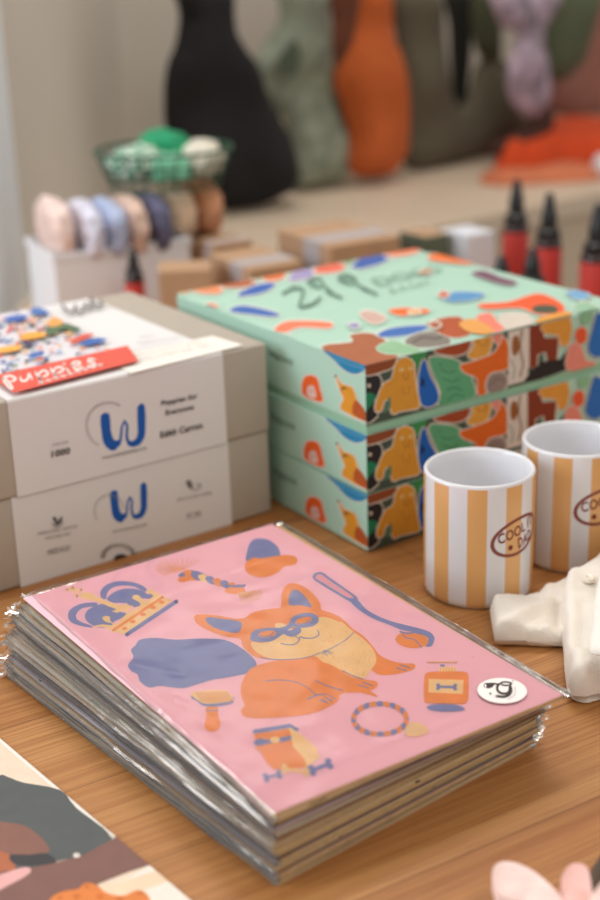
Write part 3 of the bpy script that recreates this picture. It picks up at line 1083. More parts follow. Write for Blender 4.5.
ords = ['bottom', 'second from the bottom', 'third from the bottom', 'fourth from the bottom', 'fifth from the bottom', 'sixth from the bottom', 'seventh from the bottom',
        'eighth from the bottom', 'ninth from the bottom', 'tenth from the bottom', 'eleventh from the bottom', 'eleventh from the top', 'tenth from the top', 'ninth from the top', 'eighth from the top',
        'seventh from the top', 'sixth from the top', 'fifth from the top', 'fourth from the top', 'third from the top', 'second from the top', 'top']
rs = random.Random(21)
eT = (C0 - D0).normalized()
PINK = mat('pink_print', (250, 194, 206), 0.6, spec=0.3)
for i in range(NS):
    t_ = i / (NS - 1)
    top = i == NS - 1
    if top:
        D, C, A_ = D0, C0, A0
        e = (C - D).normalized()
        n = Vector((-e.y, e.x, 0))
        a, b = (C - D).length, (A_ - D).dot(n)
        z0 = HS - STEP
    else:
        z0 = i * STEP
        k = 1 - (1 - t_) ** 0.6
        D = Db.lerp(D0, k)
        C = Cb.lerp(C0, k)
        A_ = Ab.lerp(A0, k)
        e = (A_ - D).normalized()
        yaw = math.atan2(-e.x, e.y) + rs.uniform(-.008, .008)
        e = Vector((math.cos(yaw), math.sin(yaw), 0))
        n = Vector((-e.y, e.x, 0))
        a, b = (C0 - D0).length - 0.004, (Vector((A_.x, A_.y, 0)) - Vector((D.x, D.y, 0))).length
        # keep the pile's left corner line, each sleeve a touch off its neighbours
        D = D + e * rs.uniform(-.0015, .002) + n * rs.uniform(-.0015, .0025)
    D = Vector((D.x, D.y, 0))
    cl = edge_cols[rs.randrange(len(edge_cols))]
    root = thing('sleeved_art_print', (D.x + (e.x * a + n.x * b) / 2, D.y + (e.y * a + n.y * b) / 2, z0),
                 'art print of an orange corgi on pink in a clear sleeve, topmost of the stack' if top else
                 'clear-sleeved print, %s of the corgi print stack' % ords[i], 'art print', 'sleeved art prints in the stack')
    z1 = z0 + STEP
    MB().box(D, e, n, a, b, z0 + 0.0002, z0 + STEP * .6, KRAFT if i % 2 else mat('card_edge_%d' % (i % 10), edge_cols[i % 10], .8), 0.0001, 1).build('backing_board', root)
    pm = MB()
    if top:
        zc = HS - 0.0004
        quad_ = [Vector((p.x, p.y, 0)) for p in (D0, C0, B0, A0)]
        pm.add([q + Z3 * zz for zz in (zc - 0.0004, zc) for q in quad_], [[3, 2, 1, 0], [4, 5, 6, 7], [0, 1, 5, 4], [1, 2, 6, 5], [2, 3, 7, 6], [3, 0, 4, 7]], PINK)
        PR = Art(pm, quad_[0] + Z3 * zc, e, n, Z3, start=0.00001, eps=0.0000016)
        print_mb, print_root = pm, root
    else:
        pm.box(D + e * .0005, e, n, a - .001, b - .001, z0 + STEP * .62, z0 + STEP * .86, mat('sheet_%d' % (i % 6), sheet_cols[i % 6], .6), 0.00005, 1).build('print', root)
    sm = MB()
    sleeve_mesh(sm, D - e * .0012 - n * .0008, e, n, a + .0024 + (.0016 if top else 0), b + (.0050 if top else .0012), z0 + .00008, z1 - .00008 + (0.0006 if top else 0), i * 1.7, film_top, film_side, 0.0004)
    for cx, ex in ((D + e * a, e), (D + n * b, -e)):
        crimp(sm, cx + Z3 * (z0 + STEP * .5) + e * (0.003 if ex == e else -0.003), ex, n, 0.0040, i * 7 + int(cx.x * 100), film_tab)
    sm.build('sleeve', root, smooth=True, angle=70)

# --- the corgi picture, laid as ink on the top print
OR, BL, CR, DO = (244, 150, 74), (134, 140, 188), (248, 208, 150), (226, 118, 60)
a1, a2, a3, a4, a5 = Z(20, 530, 3.333), Z(180, 530, 3.53), Z(300, 530, 3.75), Z(160, 680, 3), Z(340, 640, 2.5)
rr = random.Random(5)
for k in range(110):           # scattered specks
    u_, v_ = rr.uniform(.02, .98), rr.uniform(.02, .98)
    p = D0.lerp(C0, u_).lerp(A0.lerp(B0, u_), v_)
    s_ = rr.uniform(.0003, .0008)
    q0 = ((p - PR.O).dot(PR.U), (p - PR.O).dot(PR.V))
    PR.polyuv(ell(q0[0], q0[1], s_, s_ * .8, 0, 6), (232, 160, 150) if k % 3 else (190, 150, 178), same=True)
PR.k += 1
# crown
zc_ = Z(60, 570, 4.615)
PR.poly(zc_((168, 150), (100, 155), (50, 180), (37, 210), (50, 240), (95, 258), (150, 266), (140, 255), (98, 240), (75, 222), (78, 198), (105, 176), (165, 166)), BL, 3)
PR.poly(zc_((205, 155), (160, 166), (125, 188), (115, 215), (128, 240), (165, 262), (205, 266), (245, 252), (250, 238), (300, 215), (305, 200), (270, 190), (240, 168)), BL, 3)
PR.poly(zc_((190, 128), (188, 95), (220, 65), (270, 52), (330, 55), (380, 72), (408, 98), (385, 98), (340, 76), (280, 72), (235, 86), (217, 110), (212, 134)), BL, 3)
PR.poly(zc_((216, 134), (245, 105), (290, 88), (340, 86), (385, 98), (402, 112), (428, 108), (430, 122), (410, 133), (378, 132), (376, 158), (345, 172), (320, 162), (290, 152), (250, 152)), BL, 3)
PR.poly(zc_((195, 222), (210, 211), (232, 218), (230, 232), (248, 246), (262, 250), (285, 222), (318, 196), (360, 172), (372, 155), (350, 140), (333, 130), (340, 116), (362, 116), (374, 128), (400, 142), (432, 118), (398, 104), (402, 90), (425, 90), (445, 104), (478, 122), (462, 140), (258, 282), (232, 276), (205, 264), (148, 262), (195, 250), (236, 256), (240, 246), (212, 240)), CR, 2)
PR.stroke(zc_((30, 90), (100, 92)), 2.6, CR, sm=0)
PR.stroke(zc_((58, 80), (80, 122)), 2.8, CR, sm=0)
PR.poly(zc_((90, 120), (102, 106), (140, 104), (172, 125), (240, 152), (285, 165), (270, 182), (220, 166), (160, 142), (112, 134)), CR, 3)
PR.poly(zc_((238, 190), (275, 176), (262, 158), (298, 166), (304, 150), (320, 165), (340, 164), (322, 179), (310, 202), (296, 184), (262, 198)), CR, 0)
PR.poly(zc_((246, 284), (474, 124), (518, 140), (300, 298)), CR, 0)
PR.stroke(zc_((246, 278), (474, 125)), 2.7, OR, sm=0)
for c_ in ((298, 270), (336, 238), (383, 205), (429, 173), (469, 148)):
    PR.ellipse(*zc_(c_)[0], 2.9, 1.8, OR)
PR.stroke(zc_((308, 298), (538, 145)), 4.0, BL, sm=0)
# rope toy
for k in range(15):
    a_ = math.radians(135 + k * 12)
    x0, y0 = 545, 132
    PR.stroke(a1((x0, y0), (x0 + 95 * math.cos(a_), y0 + 34 * math.sin(a_) - 4)), 0.8, (238, 168, 140), sm=0)
rope = [(536, 158), (562, 145), (600, 155)]
PR.poly(a1((528, 150), (560, 134), (600, 140), (625, 155), (600, 165), (560, 150), (540, 162)), BL)
PR.poly(a1((525, 165), (545, 155), (600, 158), (612, 170), (570, 168), (540, 175)), OR)
r2 = [(60, 150), (90, 168), (130, 188), (170, 205), (215, 215)]
cols = [OR, BL, CR, BL, OR, BL, OR, BL]
for k in range(8):
    t_ = k / 7
    x, y = 30 + t_ * 180, 155 + t_ * 52
    PR.poly(a2((x - 18, y - 8), (x + 4, y - 14), (x + 20, y + 6), (x + 14, y + 16), (x - 6, y + 10)), cols[k])
PR.poly(a2((158, 210), (190, 202), (225, 205), (225, 220), (195, 226), (165, 222)), OR)
PR.stroke(a2((165, 196), (200, 200), (228, 196)), 2.2, BL)
for k in range(11):
    a_ = math.radians(-12 + k * 9)
    PR.stroke(a2((205, 222), (205 + 85 * math.cos(a_), 222 + 42 * math.sin(a_))), 0.8, (240, 182, 140), sm=0)
# woolly hat
PR.poly(a2((232, 100), (236, 80), (245, 50), (262, 33), (290, 30), (318, 38), (345, 60), (354, 85), (350, 108), (290, 118), (240, 112)), BL)
PR.poly(a2((228, 128), (240, 108), (262, 98), (290, 100), (340, 92), (385, 88), (412, 98), (412, 116), (395, 126), (368, 130), (345, 150), (310, 165), (270, 166), (238, 152)), OR)
# ball thrower
th_px = a3((48, 172), (62, 160), (85, 160), (110, 178), (205, 245), (215, 262), (196, 268), (175, 262), (80, 205), (52, 185))
PR.poly(th_px, BL)
PR.poly(a3((58, 178), (66, 167), (82, 168), (105, 185), (196, 248), (192, 256), (175, 252), (88, 200), (62, 185)), (236, 166, 178))
PR.poly(a3((182, 258), (215, 262), (245, 295), (290, 322), (350, 345), (430, 365), (480, 380), (503, 402), (495, 432), (470, 436), (482, 410), (460, 392), (420, 382), (385, 376), (340, 358), (270, 330), (215, 295)), BL)
PR.ellipse(*a3((420, 413))[0], 16.5, 8.2, OR, 0.08)
PR.stroke(a3((385, 390), (400, 405), (430, 412), (455, 440)), 1.0, BL)
PR.stroke(a3((376, 382), (405, 388), (440, 384), (462, 392)), 1.6, BL)
PR.poly(a3((425, 372), (480, 380), (504, 404), (494, 434), (474, 436), (484, 412), (465, 395), (440, 390)), BL)
# corgi: tail
PR.poly(a1((385, 385), (400, 366), (450, 360), (520, 366), (610, 362), (700, 372), (780, 430), (780, 470), (700, 490), (640, 500), (590, 515), (540, 528), (470, 520), (430, 525), (400, 505), (392, 482), (370, 470), (360, 450), (378, 425), (370, 400)), BL)
# head and ears
PR.poly(a2((50, 310), (65, 298), (130, 302), (215, 314), (260, 290), (320, 278), (355, 272), (358, 230), (370, 200), (395, 188), (430, 196), (470, 225), (495, 260), (500, 282), (540, 295), (580, 320), (620, 370), (600, 400), (540, 440), (440, 462), (330, 460), (260, 445), (222, 410), (212, 385), (150, 374), (90, 350), (60, 330)), OR)
PR.poly(a2((90, 318), (105, 308), (150, 314), (215, 326), (206, 362), (160, 358), (115, 342)), BL)
PR.poly(a2((386, 265), (386, 232), (400, 212), (420, 216), (445, 240), (464, 272), (425, 266)), BL)
# chest, body, legs
PR.poly(a3((160, 350), (195, 370), (240, 400), (275, 440), (300, 470), (340, 490), (385, 500), (425, 502), (432, 515), (410, 530), (340, 543), (290, 540), (250, 500)), OR)
PR.poly(a3((0, 470), (60, 430), (140, 345), (195, 378), (250, 420), (280, 460), (285, 495), (262, 530), (235, 558), (165, 540), (90, 510)), CR)
PR.poly(a2((300, 470), (360, 460), (430, 458), (490, 464), (540, 480), (600, 515), (660, 560), (700, 590), (640, 575), (590, 572), (556, 590), (550, 610), (480, 645), (400, 658), (300, 665), (250, 664), (222, 655), (215, 635), (228, 620), (215, 580), (218, 540), (240, 500), (265, 482)), OR)
PR.poly(a3((40, 470), (100, 505), (170, 545), (235, 560), (285, 568), (290, 585), (270, 600), (200, 610), (150, 605), (40, 560), (-20, 520)), OR)
PR.poly(a3((0, 560), (60, 610), (140, 620), (142, 640), (110, 660), (0, 690), (-40, 640)), OR)
# muzzle patch
PR.poly(a2((250, 402), (262, 395), (290, 400), (330, 385), (342, 362), (335, 335), (350, 328), (375, 335), (390, 350), (420, 340), (445, 338), (470, 325), (495, 308), (530, 312), (570, 332), (598, 368), (560, 405), (500, 435), (440, 452), (350, 458), (300, 448), (262, 425)), CR)
for k in range(70):        # short brush flecks
    x, y = rr.uniform(270, 590), rr.uniform(345, 455)
    if inside((x, y), [(262, 425), (350, 380), (480, 330), (530, 318), (590, 366), (500, 430), (350, 452)]):
        PR.stroke(a2((x, y), (x + rr.uniform(3, 8), y - rr.uniform(-2, 6))), 0.45, (236, 178, 108), sm=0, cap=False)
        PR.k -= 1
for k in range(110):
    x, y = rr.uniform(0, 285), rr.uniform(360, 555)
    if inside((x, y), [(20, 468), (140, 350), (195, 382), (250, 425), (278, 462), (275, 505), (235, 545), (90, 505)]):
        PR.stroke(a3((x, y), (x + rr.uniform(2, 9), y + rr.uniform(2, 8))), 0.5, (238, 160, 92), sm=0, cap=False)
        PR.k -= 1
PR.k += 1
# goggles
PR.poly(a2((248, 378), (258, 358), (290, 348), (330, 345), (352, 346), (380, 335), (395, 310), (425, 296), (465, 294), (488, 308), (486, 328), (462, 342), (425, 346), (400, 342), (378, 356), (356, 374), (320, 394), (275, 396), (252, 390)), BL)
PR.ellipse(*a2((308, 368))[0], 9.2, 3.4, OR, -0.12)
PR.ellipse(*a2((436, 321))[0], 8.6, 3.6, OR, -0.25)
for st in ([(282, 372), (300, 378), (325, 368), (332, 362)], [(412, 328), (430, 334), (450, 324), (458, 316)], [(318, 374), (328, 378)], [(444, 330), (454, 334)]):
    PR.stroke(a2(*st), 0.95, BL)
PR.poly(a2((365, 366), (378, 356), (394, 354), (402, 346), (418, 344), (428, 352), (424, 364), (404, 376), (385, 376)), BL)
PR.stroke(a2((406, 374), (416, 382), (422, 388)), 0.8, BL)
PR.stroke(a2((356, 400), (375, 405), (402, 405), (420, 392), (424, 378), (440, 382), (470, 382), (490, 370), (486, 354)), 1.1, BL)
# collar line and bow
PR.stroke(a2((285, 452), (350, 458), (440, 452), (520, 425), (580, 392), (614, 362)), 0.8, BL)
for q in ((520, 446), (532, 440), (512, 440), (540, 436), (504, 442)):
    PR.stroke(a2((510, 424), q), 0.6, BL, sm=0)
# leg lines, toes
PR.stroke(a2((302, 534), (350, 530), (410, 538), (455, 560), (480, 582), (520, 580)), 0.9, BL)
PR.stroke(a2((455, 598), (470, 590), (490, 584)), 0.8, BL)
for st in ([(500, 598), (520, 610)], [(515, 592), (536, 606)], [(525, 584), (548, 598)]):
    PR.stroke(a2(*st), 0.9, BL)
PR.stroke(a3((58, 565), (100, 585), (160, 602)), 1.0, BL)
PR.stroke(a3((160, 528), (200, 548), (238, 560)), 0.9, BL)
for st in ([(218, 582), (255, 592)], [(236, 572), (272, 584)], [(362, 518), (400, 528)], [(378, 507), (412, 518)], [(75, 638), (105, 650)], [(92, 628), (122, 642)]):
    PR.stroke(a3(*st), 1.0, BL)
PR.stroke(a3((30, 635), (60, 620), (90, 617)), 0.9, BL)
PR.k += 1
# brush
PR.poly(a2((40, 592), (60, 604), (85, 622), (140, 622), (185, 612), (188, 602), (182, 590), (60, 570)), BL)
PR.poly(a2((40, 585), (48, 572), (110, 566), (165, 568), (185, 592), (186, 602), (140, 612), (88, 614), (70, 606)), (246, 206, 150))
for r_ in range(6):
    for c_ in range(11):
        x, y = 58 + c_ * 10.5 + r_ * 4.2, 575 + r_ * 6.4 - c_ * .2
        PR.stroke(a2((x, y), (x + 4, y + 4)), 1.2, (226, 130, 60), sm=0, cap=False)
        PR.k -= 1
PR.k += 1
PR.stroke(a4((138, 88), (172, 87)), 1.0, BL)
PR.poly(a4((138, 84), (172, 82), (174, 105), (181, 130), (176, 148), (155, 155), (138, 148), (134, 132), (140, 108)), OR)
PR.stroke(a4((140, 93), (174, 92)), 1.0, BL)
# treat bag and bones
PR.poly(a4((278, 155), (280, 150), (390, 132), (418, 148), (412, 156), (392, 144), (282, 163)), BL, 1)
PR.poly(a4((280, 163), (392, 144), (412, 156), (470, 205), (478, 235), (440, 262), (345, 268), (322, 250)), CR, 1)
PR.poly(a4((282, 163), (385, 146), (392, 160), (398, 200), (435, 240), (440, 262), (343, 270), (322, 250), (290, 200)), OR, 1)
PR.poly(a4((282, 186), (300, 175), (320, 180), (370, 172), (392, 168), (392, 180), (372, 186), (340, 190), (322, 192), (305, 198), (285, 195)), BL, 2)
PR.ellipse(*a4((345, 180))[0], 5, 3.2, CR)
PR.poly(a4((284, 205), (330, 198), (385, 190), (400, 205), (320, 222), (298, 214)), (240, 150, 88), 1)


def bone(A, P, p, q, r_, wd_, c):
    A.stroke(P(p, q), wd_, c, sm=0)
    dx, dy = q[0] - p[0], q[1] - p[1]
    l = math.hypot(dx, dy)
    nx, ny = -dy / l * r_, dx / l * r_
    for x, y in (p, q):
        for s_ in (1, -1):
            cx, cy = P((x + nx * s_, y + ny * s_))[0]
            rr_ = r_ / 3.0 if P is a4 else r_ / 2.5
            A.ellipse(cx, cy, rr_ * 1.1, rr_ * .9, c)


bone(PR, a4, (372, 268), (440, 276), 8, 3.4, CR)
bone(PR, a4, (318, 294), (358, 284), 7, 2.6, BL)
bone(PR, a4, (456, 272), (508, 252), 9, 4.0, BL)
# bead bracelet
nb_ = 24
for k in range(nb_):
    a_ = 2 * math.pi * k / nb_
    PR.ellipse(*a5((100 + 66 * math.cos(a_), 198 + 38 * math.sin(a_)))[0], 4.3, 2.6, OR if k % 2 else BL, a_ + math.pi / 2)
PR.poly(a5((160, 232), (168, 214), (180, 206), (200, 208), (216, 218), (222, 230), (208, 238), (186, 243), (168, 240)), (244, 204, 158))
# shampoo bottle
PR.stroke(a5((220, 56), (292, 56)), 1.5, (238, 186, 140), sm=0)
PR.stroke(a5((256, 62), (256, 70)), 4.2, BL, sm=0, cap=False)
PR.poly(a5((246, 80), (250, 68), (288, 68), (292, 80)), CR, 0)
for k in range(6):
    PR.stroke(a5((252 + k * 7, 70), (251 + k * 7, 79)), 0.6, (226, 150, 90), sm=0, cap=False)
PR.poly(a5((211, 92), (220, 82), (240, 80), (308, 80), (321, 92), (321, 145), (314, 158), (300, 161), (222, 158), (210, 148)), OR, 2)
PR.poly(a5((222, 98), (309, 101), (307, 136), (221, 132)), CR, 0)
bone(PR, a5, (245, 118), (288, 119), 4.5, 2.6, BL)
PR.poly(a5((217, 168), (240, 161), (290, 163), (312, 173), (300, 178), (260, 180), (228, 176)), BL)
print_mb.build('print', print_root)
# round white shop sticker on the film
stz = HS + 0.0011
sc_ = at_z(502, 690, stz)
sk = MB()
O_ = at_z(502, 690, stz)
pts = [at_z(x, y, stz) for x, y in ell(502.2, 690.5, 24.8, 12.6, 0.05, 40)]
sk.add(pts + [p - Z3 * 0.0002 for p in pts], [list(range(39, -1, -1)) if (pts[1] - pts[0]).cross(pts[2] - pts[1]).z < 0 else list(range(40))] + [[i, (i + 1) % 40, (i + 1) % 40 + 40, i + 40] for i in range(40)], mat('sticker_white', (244, 238, 234), .4))
SA = Art(sk, O_, eT, Vector((-eT.y, eT.x, 0)), Z3)
g1 = Z(470, 670, 10)
DG = (58, 50, 48)
SA.poly(g1((135, 150), (150, 132), (200, 128), (255, 130), (268, 142), (240, 150), (232, 165), (205, 182), (165, 182), (140, 170)), DG, 3)
SA.poly(g1((142, 148), (152, 140), (165, 160), (160, 176), (146, 166)), (235, 228, 224), 2)
SA.stroke(g1((250, 140), (290, 142), (330, 122), (390, 125), (415, 138), (395, 152), (350, 155), (318, 148)), 1.7, DG)
SA.stroke(g1((285, 145), (270, 185), (290, 222), (335, 238), (375, 232), (395, 205), (398, 175)), 2.5, DG)
SA.stroke(g1((405, 170), (412, 210), (390, 250), (340, 270), (290, 265), (250, 262)), lambda t: 2.5, DG)
SA.ellipse(*g1((247, 262))[0], 1.3, 1.3, (235, 228, 224))
SA.stroke(g1((195, 232), (210, 245)), .9, DG, sm=0)
SA.stroke(g1((208, 232), (198, 246)), .8, DG, sm=0)
SA.stroke(g1((445, 175), (455, 215), (435, 260), (380, 295)), 0.45, (120, 112, 108))
SA.ellipse(*g1((428, 112))[0], .7, .6, DG)
so = sk.build('sticker', print_root)
so['label'] = 'round white sticker with a curly dark letter'

# ------------------------------------------------------------------ card with an illustration, lower left
pc = [at_z(x, y, 0.0012) for x, y in ((-6, 733), (196, 905))]
ce = (pc[1] - pc[0]).normalized()
cn = Vector((-ce.y, ce.x, 0))
cw, cl_ = 0.30, 0.21
p0 = pc[0] + ce * -0.01
cb = MB()
Oc2 = p0 - cn * cl_ 
cb.box(Oc2, ce, cn, cw, cl_, 0.0, 0.0012, mat('card_white_edge', (236, 230, 222), .6), 0.0001, 1)
CA = Art(cb, Vector((Oc2.x, Oc2.y, 0.0012)), ce, cn, Z3, cw, cl_)
CA.polyuv([(0.0, 0.0), (cw, 0), (cw, cl_ - .0022), (0, cl_ - .0022)], (232, 212, 190))
c8 = Z(0, 740, 3)
CA.poly(c8((-250, 200), (-20, 112), (20, 110), (70, 128), (180, 150), (230, 205), (335, 290), (300, 350), (230, 352), (120, 380), (40, 420), (-250, 500)), (88, 92, 92), 3)
CA.poly(c8((-60, 245), (20, 248), (80, 260), (130, 300), (148, 335), (95, 348), (20, 342), (-60, 350)), (136, 96, 84), 3)
CA.poly(c8((-60, 330), (20, 340), (40, 360), (40, 400), (-60, 440)), (176, 104, 72), 2)
CA.poly(c8((348, 292), (460, 372), (390, 395), (300, 430), (240, 470), (170, 560), (-60, 600), (-60, 400), (60, 390), (160, 370), (250, 345)), (128, 92, 84), 0)
CA.poly(c8((30, 345), (90, 345), (140, 340), (170, 368), (100, 378), (40, 372)), (62, 62, 64), 2)
CA.poly(c8((385, 415), (460, 372), (620, 500), (560, 560), (250, 500), (290, 450)), (240, 230, 218), 0)
CA.poly(c8((280, 450), (480, 390), (520, 420), (300, 500)), (236, 210, 180), 0)
CA.poly(c8((-40, 410), (0, 405), (60, 385), (88, 384), (90, 400), (40, 430), (-20, 460), (-60, 470)), (228, 172, 170), 2)
CA.poly(c8((150, 480), (190, 455), (235, 448), (255, 430), (290, 436), (320, 460), (370, 468), (410, 452), (440, 462), (455, 500), (440, 560), (130, 560)), (222, 130, 66), 3)
for x, y, r_ in ((180, 475, 8), (260, 440, 10), (300, 470, 12), (420, 460, 9), (360, 480, 12), (230, 470, 10)):
    CA.ellipse(*c8((x, y))[0], r_ / 3, r_ / 4, (206, 112, 52))
for c_ in ((338, 285), (230, 348)):
    CA.ellipse(*c8(c_)[0], 3.6, 2.6, (222, 214, 204))
tag(cb.build('illustrated_card', base=(Oc2.x, Oc2.y, 0)), 'flat illustrated card with a grey-haired figure and orange shape, lower left on the table', 'art print')

# ------------------------------------------------------------------ striped cups
def cup(x, y, rot, label):
    t = thing('striped_cup', (x, y, 0), label, 'cup', 'orange and white striped ceramic cups')
    r, h = 0.0386, 0.0927
    glaze = mat('white_glaze', (226, 226, 230), 0.18, spec=0.5)
    stripe = mat('apricot_stripe', (224, 172, 112), 0.22, spec=0.5)
    mb = MB()
    seg = 144
    prof = [(r * .86, 0.0), (r * .93, 0.0004), (r * .98, 0.0025), (r, 0.006), (r, h - 0.0022)]
    vs, fs, ms = [], [], []
    for rr_, z in prof:
        for k in range(seg):
            a_ = 2 * math.pi * k / seg + rot
            vs.append((x + rr_ * math.cos(a_), y + rr_ * math.sin(a_), z))
    k0 = len(mb.v)
    mb.v += [Vector(v) for v in vs]
    for i in range(len(prof) - 1):
        for k in range(seg):
            k2 = (k + 1) % seg
            mb.f.append([i * seg + k, i * seg + k2, (i + 1) * seg + k2, (i + 1) * seg + k])
            mb.m.append(mb.mi(stripe if (k // 8) % 2 == 0 and i >= 2 else glaze))
    mb.f.append(list(range(seg))[::-1])
    mb.m.append(mb.mi(glaze))
    mb.lathe((x, y, 0), [(r, h - 0.0022), (r - .0002, h - 0.0008), (r - 0.001, h), (r - 0.0022, h - .0001), (r - 0.0032, h - .0015), (r - 0.0034, h - .01), (r - 0.0036, 0.012), (r - 0.008, 0.0055), (0.001, 0.005)], glaze, 96, cap=False)
    mb.build('cup_body', t, smooth=True, angle=50)
    # printed oval, wrapped on the wall
    lb = MB()
    DR = (122, 42, 36)
    zc = 0.0530
    def wrap(pts2, off, m, fs2=None):
        V = []
        for s0, z0_ in pts2:
            s_, z = s0 * .978 - (z0_ - zc) * .208, zc + s0 * .208 + (z0_ - zc) * .978
            a_ = cup_a + s_ / r
            V.append((x + (r + off) * math.cos(a_), y + (r + off) * math.sin(a_), z))
        lb.add(V, fs2 or [list(range(len(V)))], m)
    cup_a = rot + math.radians(-0) + lab
    RX, RY = 0.0225, 0.0138
    n_ = 48
    ring = [(2 * math.pi * k / n_) for k in range(n_)]
    for k in range(n_):
        a_, b_ = ring[k], ring[(k + 1) % n_]
        q = [(RX * math.cos(a_), zc + RY * math.sin(a_) + .28 * RX * math.cos(a_) * 0), (RX * math.cos(b_), zc + RY * math.sin(b_)),
             (RX * .88 * math.cos(b_), zc + RY * .83 * math.sin(b_)), (RX * .88 * math.cos(a_), zc + RY * .83 * math.sin(a_))]
        wrap([(-p, z) for p, z in q][::-1] if False else [q[3], q[2], q[1], q[0]][::-1], 0.00012, ink((136, 70, 60)))
    for s_, x0, x1, z0, z1 in (('COOL IT', -.0165, .0175, zc + .0002, zc + .0080), ('DAD', -.002, .0135, zc - .0096, zc - .0018)):
        vs2, f2 = text_mesh(s_, 0.1, 0.022)
        wrap([(x0 + (x1 - x0) * a_, z0 + (z1 - z0) * b_ + .0) for a_, b_ in vs2], 0.00014, ink(DR), f2)
    wrap([(-.0085 + .0020 * math.cos(a_), zc - .0055 + .0020 * math.sin(a_)) for a_ in ring[::4]], 0.00014, ink(DR))
    lb.build('printed_oval', t)
    return t


def view_rot(x, y, deg):
    """direction on the cup that faces the camera, turned deg to the right"""
    return math.atan2(-y, -x) + math.radians(deg)


for (x, y, lb_) in ((0.1240, 0.9050, 'orange and white striped cup beside the mint boxes, nearest the camera'),
                    (0.2008, 0.9560, 'orange and white striped cup cut by the right edge, behind the cream garment')):
    lab = math.radians(56.5 if x < .15 else 55.5)
    cup(x, y, view_rot(x, y, -11.5 if x < .15 else -22), lb_)
# ------------------------------------------------------------------ small cream garment
CLOTH = mat('cream_cotton', (235, 226, 214), 0.9, 0.03, 60, bump=0.25, bscale=900, sheen=0.3)
s8 = lambda x, y: (400 + x / 3.0, 420 + y / 3.0)
def world(pts, z):
    out = []
    for p in pts:
        q = at_z(*s8(p[0], p[1]), p[2] if len(p) > 2 else z)
        out.append((q.x, q.y))
    return out
g_root_p = at_z(560, 650, 0)
gt = thing('small_shirt', (g_root_p.x, g_root_p.y, 0), 'small cream cotton shirt with a short sleeve and buttons, right edge of the table', 'garment')
sleeve_px = [(283, 672, .004), (276, 600, .010), (270, 530, .016), (272, 524, .017), (330, 500, .020), (385, 474, .022), (405, 462, .024), (440, 446, .025), (490, 432, .026), (530, 425, .026), (560, 500, .02), (545, 640, .010), (485, 678, .003), (380, 675, .003)]
z3g = Z(480, 540, 5)


def seg_d(x, y, a, b):
    vx, vy = b.x - a.x, b.y - a.y
    t = max(0, min(1, ((x - a.x) * vx + (y - a.y) * vy) / (vx * vx + vy * vy)))
    return math.hypot(x - a.x - vx * t, y - a.y - vy * t)


def creases(L):
    L = [(at_z(*z3g(p)[0], .016), at_z(*z3g(q)[0], .016), am, w_) for p, q, am, w_ in L]
    return lambda x, y: sum(am * math.exp(-(seg_d(x, y, a, b) / w_) ** 2) for a, b, am, w_ in L)


CS = creases([((385, 290), (385, 500), -.006, .0045), ((140, 420), (320, 300), .0022, .004), ((170, 470), (300, 350), -.0016, .003), ((240, 500), (370, 410), .0026, .004), ((330, 170), (345, 290), .0028, .004), ((300, 180), (310, 260), -.0018, .003), ((90, 300), (200, 260), .0014, .004), ((80, 250), (80, 500), .0012, .002)])
mb = MB()
puff(mb, Vector((0, 0, 0.006)), X3, Y3, Z3, world(sleeve_px, 0), 0.010, 0.0052, 0.0045, 0.0024, CLOTH, 0.006, 34, seed=2, extra=CS)
mb.build('sleeve', gt, smooth=True, angle=80)
CB = creases([((415, 330), (412, 520), .003, .003), ((440, 380), (440, 700), -.0014, .004), ((520, 400), (500, 560), -.005, .007), ((450, 150), (410, 320), .002, .004), ((520, 640), (600, 620), .002, .006), ((430, 735), (600, 745), .0016, .003)])
poly = world([(488, 655, .009), (494, 740, .008), (502, 806, .007), (512, 822, .007), (530, 828, .007), (560, 829, .007), (600, 820, .007), (760, 800, .007), (900, 600, 0), (900, 400, .03), (700, 320, .035), (600, 368, .034), (560, 395, .034), (530, 420, .033), (510, 430, .032), (497, 445, .030), (489, 480, .027), (484, 560, .018), (484, 610, .012)], 0)
mb = MB()
puff(mb, Vector((0, 0, 0.007)), X3, Y3, Z3, smooth_pts(poly, 3), 0.0215, 0.0006, 0.0065, 0.0026, CLOTH, 0.009, 26, seed=4, extra=CB)
mb.build('body', gt, smooth=True, angle=70)
low = world([(500, 700), (506, 800), (514, 828), (535, 840), (565, 843), (600, 834), (760, 808), (880, 640), (800, 500), (560, 560), (500, 640)], 0.002)
mb = MB()
puff(mb, Vector((0, 0, 0.0008)), X3, Y3, Z3, smooth_pts(low, 3), 0.0035, 0.0, 0.002, 0.004, CLOTH, 0.001, 26, seed=6)
mb.build('back_layer', gt, smooth=True, angle=70)
# placket: a raised lighter strip, right, and its button
pk = smooth_pts(world([(590, 500, .038), (576, 600, .038), (568, 686, .037), (600, 702, .037), (700, 710, .037), (720, 500, .038), (640, 440, .038), (602, 460, .038)], 0), 3)
mb = MB()
puff(mb, Vector((0, 0, 0.0365)), X3, Y3, Z3, pk, 0.004, 0.003, 0.005, 0.005, mat('white_cotton', (238, 232, 222), .9, 0.02, 60, bump=.2, bscale=900), 0.001, 25, seed=9)
mb.build('placket', gt, smooth=True, angle=60)
bp_ = at_z(*s8(568, 473), 0.0325)
mb = MB()
mb.lathe(bp_ - Z3 * .003, [(0.0001, 0.003), (0.0016, 0.003), (0.0020, 0.0036), (0.0034, 0.0040), (0.0042, 0.0034), (0.0042, 0.001), (0.003, 0)], mat('shell_button', (236, 226, 210), .3), 28, cap=False)
mb.build('button', gt, smooth=True)

